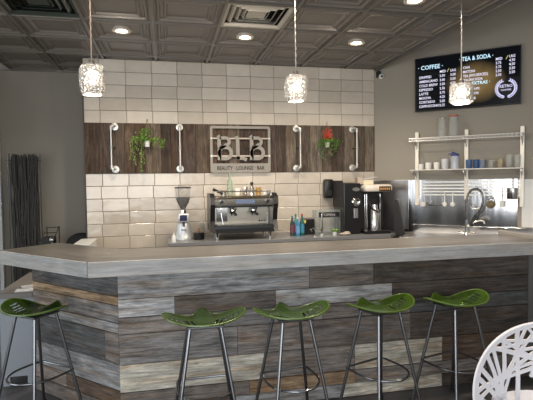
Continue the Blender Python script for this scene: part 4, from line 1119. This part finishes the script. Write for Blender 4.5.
dmug('deep blue glass, right one of the two right of the middle upright', 1.290, 0.16, 0.036, 0.105, P('blue_glass_b', (0.10, 0.18, 0.38), 0.08, trans=0.5, ior=1.2), gg, 'blue_glass', 'glass', False)
pb = P('grey_blue_glass', (0.36, 0.44, 0.56), .1, trans=.6, ior=1.2)
pc = P('smoky_glass', (0.60, 0.60, 0.56), .12, trans=.6, ior=1.2)
dmug('greyish blue glass right of the two deep blue glasses', 1.365, 0.18, 0.035, 0.10, pb, gg, 'drinking_glass', 'glass', False)
dmug('short smoky glass mug in the right half of the shelf', 1.455, 0.18, 0.036, 0.095, pc, gg, 'glass_mug', 'mug')
dmug('amber tinted glass mug between the smoky mug and the tall clear glasses', 1.550, 0.18, 0.036, 0.10, P('tinted_glass', (0.62, 0.55, 0.40), .12, trans=.6, ior=1.2), gg, 'glass_mug', 'mug')
dmug('tall clear glass, left one of the tall pair at the right end of the shelf', 1.640, 0.18, 0.038, 0.15, m_glass, gg, 'tall_glass', 'glass', False)
dmug('tall clear glass at the far right end of the shelf', 1.725, 0.20, 0.036, 0.145, m_glass, gg, 'tall_glass', 'glass', False)
# utensil rails
t = D('utensil_rails', 'rows of horizontal steel rails below the shelves', 'rack', 0, 0, 0)
for k, z in enumerate((1.575, 1.535, 1.495, 1.455, 1.415)):
    mb = MB(); mb.box(0.60, 1.745, -0.026, -0.016, z - 0.008, z + 0.008); mb.build('rail', P('satin_rail', (0.80, 0.77, 0.70), 0.3, metal=0.35), t)
for s in (0.60, 1.745):
    mb = MB(); mb.box(s - 0.012, s + 0.012, -0.016, -0.004, 1.39, 1.60); mb.build('rail_post', m_steel, t)
def hang(name, label, cat, s, z): 
    t = D(name, label, cat, s, 0.03, z, 'utensils hanging from the rails')
    return t
t = hang('hanging_cup', 'small white handled cup hanging at the left end of the rails', 'cup', 0.66, 1.27)
mb = MB(); mb.lathe([(0, -0.0), (0.036, 0), (0.042, 0.055), (0.036, 0.055), (0.03, 0.008), (0, 0.008)], (0, -0.045, 0), 16); mb.build('bowl', m_ceramic, t, True)
mb = MB(); mb.tube([(0, -0.005, 0.04), (0, 0.0, 0.12), (0, 0.006, 0.165), (0, 0.010, 0.15)], 0.004, 6); mb.build('hook', m_chrome, t, True)
t = hang('hanging_tray', 'wide shallow grey tray hanging on the left rails', 'tray', 0.81, 1.27)
mb = MB(); mb.box(-0.085, 0.085, -0.03, -0.005, 0, 0.03, bev=0.008); mb.build('tray', m_darksteel, t, True)
mb = MB()
for x in (-0.07, 0.07): mb.cone((x, -0.006, 0.02), (x, 0.004, 0.19), 0.0035, n=6)
mb.build('hook', m_chrome, t)
for s, lb in ((0.915, 'white scoop with a long handle, left of the pair on the rails'), (1.01, 'pale scoop with a long handle, right of the pair on the rails')):
    t = hang('scoop', lb, 'scoop', s, 1.27)
    mb = MB(); mb.sphere((0, -0.014, 0.028), 0.030, (1, .45, 1)); mb.build('bowl', m_ceramic, t, True)
    mb = MB(); mb.box(-0.008, 0.008, -0.01, -0.004, 0.05, 0.17, bev=0.002); mb.tube([(0, -0.007, 0.165), (0, 0.0, 0.185), (0, 0.012, 0.18)], 0.003, 6); mb.build('handle', m_ceramic, t)
t = hang('tea_strainer', 'round brass coloured mesh strainer hanging right of the tap', 'strainer', 1.44, 1.255)
mb = MB(); mb.sphere((0, -0.04, 0.045), 0.050, (1, .7, .9)); mb.build('basket', P('brass_mesh', (0.25, 0.20, 0.12), .45, metal=.8, bump=1, nscale=150), t, True)
mb = MB(); mb.tube([(-0.045, -0.03, 0.07), (-0.03, -0.01, 0.12), (0, 0.0, 0.15), (0, 0.012, 0.165)], 0.004, 6); mb.tube([(0.045, -0.03, 0.07), (0.03, -0.01, 0.12), (0, 0.0, 0.15)], 0.004, 6); mb.sphere((0, -0.04, 0.11), 0.018, (1.2, .6, 1)); mb.build('handle', m_chrome, t, True)
t = hang('measuring_cup', 'narrow white cup hanging between the strainer and the steel pot', 'cup', 1.565, 1.275)
mb = MB(); mb.lathe([(0, 0), (0.026, 0), (0.030, 0.07), (0.026, 0.07), (0.022, 0.006), (0, 0.006)], (0, -0.035, 0), 14); mb.build('bowl', m_ceramic, t, True)
mb = MB(); mb.tube([(0, -0.004, 0.06), (0, -0.003, 0.20), (0, 0.008, 0.225)], 0.004, 6); mb.build('handle', m_copper if False else P('copper', (0.5, 0.25, 0.14), .3, metal=.8), t, True)
t = hang('steel_pot', 'small shiny steel pot hanging at the right end of the rails', 'pot', 1.672, 1.37)
mb = MB(); mb.lathe([(0, 0), (0.056, 0), (0.060, 0.01), (0.060, 0.125), (0.064, 0.13), (0.055, 0.13), (0.054, 0.012), (0, 0.012)], (0, -0.068, 0), 22); mb.build('body', P('pot_steel', (0.55, 0.52, 0.48), .18, metal=1), t, True)
mb = MB(); mb.box(-0.010, 0.010, -0.008, -0.003, 0.09, 0.235, bev=0.002); mb.tube([(0, -0.005, 0.18), (0, 0.01, 0.20)], 0.004, 6); mb.build('handle', m_ceramic, t)

# black apron / bag at the left of the sink
t = D('refuse_bag', 'black bag hanging beside the left end of the sink', 'bag', 0.42, 0.30, 0)
mb = MB(); mb.prism([(-0.09, 0.45), (0.06, 0.45), (0.06, 0.95), (0.02, 1.20), (-0.03, 1.36), (-0.055, 1.36), (-0.06, 1.15)], -0.03, 0.03, Matrix(((1, 0, 0, 0), (0, 0, 1, 0), (0, 1, 0, 0), (0, 0, 0, 1)))); mb.build('bag', m_blackm, t)
mb = MB(); mb.box(-0.12, 0.06, -0.06, 0.06, 0.0, 0.5, bev=0.01); mb.build('bin', m_black, t)
mb = MB(); mb.box(0.0, 0.46, -0.016, -0.005, 0.96, 1.603)
tag(mb.build('dark_steel_panel', P('smoked_steel', (0.24, 0.23, 0.22), .3, metal=.9, noise=.25, nscale=3), loc=(W, 0, 0), rz=-AD), 'dark steel wall panel between the coffee brewer and the shelves', 'wall panel')

# menu screen
def screen_mat():
    m, nt, b_ = new_mat('menu_screen_amber')
    N = nt.nodes.new; L = nt.links.new
    tc = N('ShaderNodeTexCoord')
    n = N('ShaderNodeTexNoise'); n.inputs['Scale'].default_value = 3.2; n.inputs['Detail'].default_value = 3
    L(tc.outputs['Object'], n.inputs['Vector'])
    sx = N('ShaderNodeSeparateXYZ'); L(tc.outputs['Object'], sx.inputs[0])
    # noisy amber blob in the screen's right-middle area
    mk = N('ShaderNodeMapping'); mk.vector_type = 'POINT'; mk.inputs['Location'].default_value = (-0.27, 0, 0.12); mk.inputs['Scale'].default_value = (2.6, 1, 3.4)
    L(tc.outputs['Object'], mk.inputs['Vector'])
    ln = N('ShaderNodeVectorMath'); ln.operation = 'LENGTH'; 
    cv = N('ShaderNodeVectorMath'); cv.operation = 'MULTIPLY'; cv.inputs[1].default_value = (1, 0, 1)
    L(mk.outputs['Vector'], cv.inputs[0]); L(cv.outputs['Vector'], ln.inputs[0])
    mr = N('ShaderNodeMapRange'); mr.inputs['From Min'].default_value = 0.35; mr.inputs['From Max'].default_value = 0.95; mr.inputs['To Min'].default_value = 1; mr.inputs['To Max'].default_value = 0
    L(ln.outputs['Value'], mr.inputs['Value'])
    mm = N('ShaderNodeMath'); mm.operation = 'MULTIPLY'; L(mr.outputs['Result'], mm.inputs[0]); L(n.outputs['Fac'], mm.inputs[1])
    cr = N('ShaderNodeValToRGB'); E_ = cr.color_ramp.elements
    E_[0].position = 0.05; E_[0].color = (0.003, 0.004, 0.006, 1); E_[1].position = 0.62; E_[1].color = (0.33, 0.22, 0.085, 1)
    L(mm.outputs[0], cr.inputs['Fac'])
    b_.inputs['Base Color'].default_value = (0.004, 0.004, 0.005, 1); b_.inputs['Roughness'].default_value = 0.12
    L(cr.outputs['Color'], b_.inputs['Emission Color']); b_.inputs['Emission Strength'].default_value = 0.6
    return m
t = D('menu_screen', 'wide black wall screen showing the coffee and tea menu with prices', 'menu screen', 1.155, 0.07, 2.80)
t.rotation_euler = (math.radians(0), 0, -AD)
hw, hh = 0.592, 0.335
mb = MB(); mb.box(-hw, hw, -0.02, 0.03, -hh, hh, bev=0.005); mb.build('housing', m_black, t)
mb = MB(); mb.box(-0.2, 0.2, 0.03, 0.07, -0.15, 0.15); mb.build('wall_mount', m_blackm, t)
mb = MB(); mb.quad((-hw + .012, -0.0225, -hh + .014), (hw - .012, -0.0225, -hh + .014), (hw - .012, -0.0225, hh - .012), (-hw + .012, -0.0225, hh - .012)); sc = mb.build('display', screen_mat(), t)
mt = P('menu_text_white', (0.8, 0.8, 0.9), .5, emit=(0.76, 0.74, 1.0), es=0.42)
mh = P('menu_text_blue', (0.6, 0.8, 0.95), .5, emit=(0.55, 0.85, 1.0), es=0.5)
yt = -0.0240
S0 = 1.155; Z0_ = 2.80
def line(nm, txt, size, s_, z, sx, mat, bold=.0008, x_align='LEFT'):
    mb = MB(); text_bm(mb, txt, size, s_ - S0, z - Z0_, .0008, yt, x_align, sx, bold); mb.build(nm, mat, sc)
line('menu_heading', '· COFFEE ·', 0.072, 0.60, 2.985, .92, mh, .0012)
line('menu_heading', '· TEA & SODA ·', 0.070, 1.085, 3.030, .80, mh, .0012)
line('menu_heading', '· EXTRAS ·', 0.055, 1.20, 2.735, .9, mh, .001)
for k, nm in enumerate(['DRIPPED', 'AMERICANO', 'COLD BREW', 'ESPRESSO', 'LATTE', 'MOCHA', 'CORTADO', 'CAPPUCCINO']):
    line('menu_item', nm, 0.043, 0.615, 2.875 - 0.0515 * k, .90, mt)
for k, (a, c) in enumerate([('MED', 'LRG'), ('2.50', '3.00'), ('3.00', '3.50'), ('3.50', '4.50'), ('2.50', ''), ('3.75', ''), ('4.25', ''), ('3.50', ''), ('3.75', '')]):
    nm = 'size_heading' if k == 0 else 'menu_price'
    line(nm, a, 0.042, 0.862, 2.925 - 0.0515 * k, .86, mt)
    if c: line(nm, c, 0.042, 0.985, 2.925 - 0.0515 * k, .86, mt)
for k, nm in enumerate(['CHAI', 'MATCHA', 'TEA (HOUSE/ICED)', 'ITALIAN SODA']): line('menu_item', nm, 0.043, 1.13, 2.935 - 0.050 * k, .76, mt)
for k, (a, c) in enumerate([('MED', 'LRG'), ('3.75', '4.50'), ('3.75', '4.50'), ('2.50', '3.50'), ('2.50', '3.50')]):
    nm = 'size_heading' if k == 0 else 'menu_price'
    line(nm, a, 0.042, 1.485, 2.99 - 0.046 * k, .84, mt); line(nm, c, 0.042, 1.625, 3.005 - 0.046 * k, .84, mt)
for k, nm in enumerate(['SYRUPS', 'SHOTS', 'MILK']): line('menu_item', nm, 0.038, 1.20, 2.675 - .055 * k, .9, mt)
for x_, z_ in ((0.948, 2.925), (1.592, 2.99)):
    mb = MB(); band(mb, [(x_ - S0, z_ - Z0_), (x_ + .023 - S0, z_ + .04 - Z0_)], 0.006, yt - .0005, yt + .0003)
    mb.build('slash_mark', P('menu_text_gold', (0.7, 0.6, 0.2), .5, emit=(0.75, 0.7, 0.25), es=0.4), sc)
mb = MB(); lx, lz = 1.595 - S0, 2.655 - Z0_
for k in range(13):
    for sg in (-1, 1):
        a = math.radians(-82 + k * 11.5); r_ = 0.098
        x = lx + sg * r_ * math.cos(a); z = lz + r_ * math.sin(a)
        for da in (0.55, -0.55):
            d = Vector((-sg * math.sin(a), 0, math.cos(a))); n_ = Vector((sg * math.cos(a), 0, math.sin(a)))
            v_ = (d * math.cos(da) + n_ * math.sin(da)).normalized(); w__ = Vector((-v_.z, 0, v_.x))
            p0 = Vector((x, yt, z))
            mb.quad(p0, p0 + v_ * .018 + w__ * .008, p0 + v_ * .036, p0 + v_ * .018 - w__ * .008)
text_bm(mb, 'RETRO', 0.046, lx, lz + 0.012, .0008, yt, 'CENTER', .95, .001); text_bm(mb, 'COFFEE', 0.026, lx, lz - 0.026, .0008, yt, 'CENTER', 1.2, .0006)
mb.build('wreath_logo', P('logo_lilac', (0.6, 0.6, 0.8), .5, emit=(0.60, 0.58, 0.88), es=.45), sc)

# ================================================================== LEFT SIDE
# twig screen in the alcove
t = thing('twig_divider', 'tall bundle of dark bare twigs between slim rods at the far left', 'twig screen', (-0.74, 0.28, 0), 0)
mb = MB(); mb.box(-0.19, 0.19, -0.09, 0.09, 0, 0.10, bev=0.006); mb.build('base', m_blackm, t)
for sx in (-1, 1):
    mb = MB(); mb.cone((sx * 0.182, 0, 0.1), (sx * 0.182, 0, 1.975), 0.006, n=8); mb.build('rod', m_darksteel, t, True)
mb = MB(); rnd = random.Random(3)
for k in range(95):
    x = rnd.uniform(-0.145, 0.145); y = rnd.uniform(-0.06, 0.06)
    pts = []; n_ = 9; h = 1.955 + rnd.uniform(-.03, .03)
    lean = rnd.uniform(-.05, .05)
    for q in range(n_):
        s = q / (n_ - 1)
        xx = max(-.155, min(.155, x + lean * (s - .5) + rnd.gauss(0, .008)))
        pts.append((xx, y + rnd.gauss(0, .006), 0.09 + (h - 0.09) * s))
    mb.tube(pts, [rnd.uniform(.004, .0075) for _ in pts], 5)
tw = mb.build('branches', m_twig, t, True); tw['kind'] = 'stuff'
mb = MB()
for z in (0.3, 1.9): mb.box(-0.18, 0.18, -0.075, -0.07, z, z + 0.006); mb.box(-0.18, 0.18, 0.07, 0.075, z, z + 0.006)
mb.build('cross_wire', m_blackm, t)

# low side counter at the left end
t = thing('side_counter', 'low grey-topped cabinet running back from the left end of the bar', 'cabinet', (0, 0, 0))
mb = MB(); mb.box(-0.37, -0.10, -1.95, -0.75, 0.72, 0.76, bev=0.003); mb.build('worktop', P('side_top', (0.16, 0.145, 0.13), .45, noise=.2, nscale=8), t)
m_pg = P('pale_grey_panel', (0.26, 0.28, 0.30), .5)
mb = MB(); mb.box(-0.36, -0.11, -1.90, -0.78, 0.08, 0.718); mb.build('carcass', m_pg, t)
for x in (-0.33, -0.15):
    for y in (-1.86, -0.82):
        mb = MB(); mb.box(x - .025, x + .025, y - .025, y + .025, 0, 0.08); mb.build('leg', m_pg, t)
t = thing('loose_papers', 'white papers lying on the low cabinet at the left end of the bar', 'papers', (-0.185, -1.80, 0.76), 0.1)
mb = MB(); mb.box(-0.07, 0.06, -0.10, 0.0, 0, 0.006); mb.build('sheet', m_paper, t)
mb = MB(); mb.box(-0.03, 0.075, -0.02, 0.10, 0.007, 0.012, Matrix.Rotation(.3, 4, 'Z')); mb.build('leaflet', P('leaflet_grey', (0.5, 0.5, 0.52), .7), t)
t = thing('trailing_plant', 'small leafy green plants at the foot of the twigs on the low cabinet', 'plant', (-0.27, -0.98, 0.76))
mb = MB(); mb.box(-0.08, 0.14, -0.06, 0.06, 0, 0.05, bev=0.004); mb.build('trough', m_blackm, t)
mb = MB(); rnd = random.Random(8)
for k in range(160):
    a = rnd.uniform(0, 2 * PI); leaf(mb, (rnd.uniform(-.08, .14), rnd.uniform(-.05, .05), 0.045 + rnd.uniform(0, .02)), (math.cos(a), math.sin(a), rnd.uniform(0, 1)), (0, 0, 1), rnd.uniform(.02, .04), .009)
mb.build('foliage', m_leaf, t)

# black chair behind, in the alcove
t = thing('salon_chair', 'black rounded chair back showing above the bar beside the tiled wall', 'chair', (-0.13, 0.33, 0))
mb = MB(); mb.sphere((0, 0.10, 0.80), 0.20, (1.0, .26, .92), 22, 14); mb.build('backrest', m_blackm, t, True)
mb = MB(); mb.lathe([(0, 0.46), (0.19, 0.46), (0.21, 0.50), (0.19, 0.54), (0, 0.55)], n=24); mb.build('seat', m_blackm, t, True)
mb = MB(); mb.cone((0, 0, 0.03), (0, 0, 0.46), 0.03, n=12); mb.lathe([(0, 0), (0.21, 0), (0.20, 0.02), (0.05, 0.04), (0, 0.04)], n=24); mb.build('pedestal', m_chrome, t, True)
mb = MB(); mb.box(-0.03, 0.03, 0.12, 0.16, 0.5, 0.75); mb.build('back_bracket', m_chrome, t)
# wire rack of dark boxes
t = thing('wire_rack', 'black slanted wire rack holding dark boxes beside the twigs', 'rack', (-0.455, 0.20, 0))
mb = MB()
for x in (-0.06, 0.08):
    mb.tube([(x - .03, -0.1, 0), (x - .03, -0.1, 0.9), (x + .02, 0.05, 1.09)], 0.006, 6); mb.tube([(x, 0.12, 0), (x + .02, 0.05, 1.09)], 0.006, 6)
for z in (0.4, 0.72, 0.96, 1.02, 1.08): mb.tube([(-0.06 - .03 + max(0, z - .9) * .27, -0.1 + max(0, z - .9) * .79, z), (0.08 - .03 + max(0, z - .9) * .27, -0.1 + max(0, z - .9) * .79, z)], 0.005, 6)
mb.box(-0.09, 0.08, -0.1, 0.11, 0.395, 0.402)
mb.build('frame', m_black, t, True)
mb = MB(); mb.box(-0.08, 0.06, -0.085, 0.06, 0.41, 0.97, bev=0.004); mb.build('box', m_blackm, t)
mb = MB(); mb.sphere((0.06, -0.16, 0.95), 0.03); mb.cone((0.06, -0.16, 0), (0.06, -0.16, 0.93), 0.008, n=8); mb.build('chrome_knob', m_chrome, t, True)
# white low unit behind the bar, left of the counter
t = thing('white_cabinet', 'low white unit behind the bar whose top edge shows left of the grinder', 'cabinet', (0, 0, 0))
mb = MB(); mb.box(-0.04, 0.13, -0.62, -0.10, 0, 0.945, bev=0.006); mb.build('body', m_white, t)
mb = MB(); mb.box(-0.045, 0.135, -0.63, -0.09, 0.947, 0.962, bev=0.003); mb.build('lid', m_white, t)
t = thing('squeeze_bottle', 'white squeeze bottle leaning at the left end of the back counter', 'bottle', (1.02, -0.60, CT))
mb = MB(); mb.lathe([(0, 0), (0.024, 0), (0.024, 0.06), (0.010, 0.08), (0.004, 0.105), (0, 0.105)], n=14); mb.build('body', m_white, t, True)
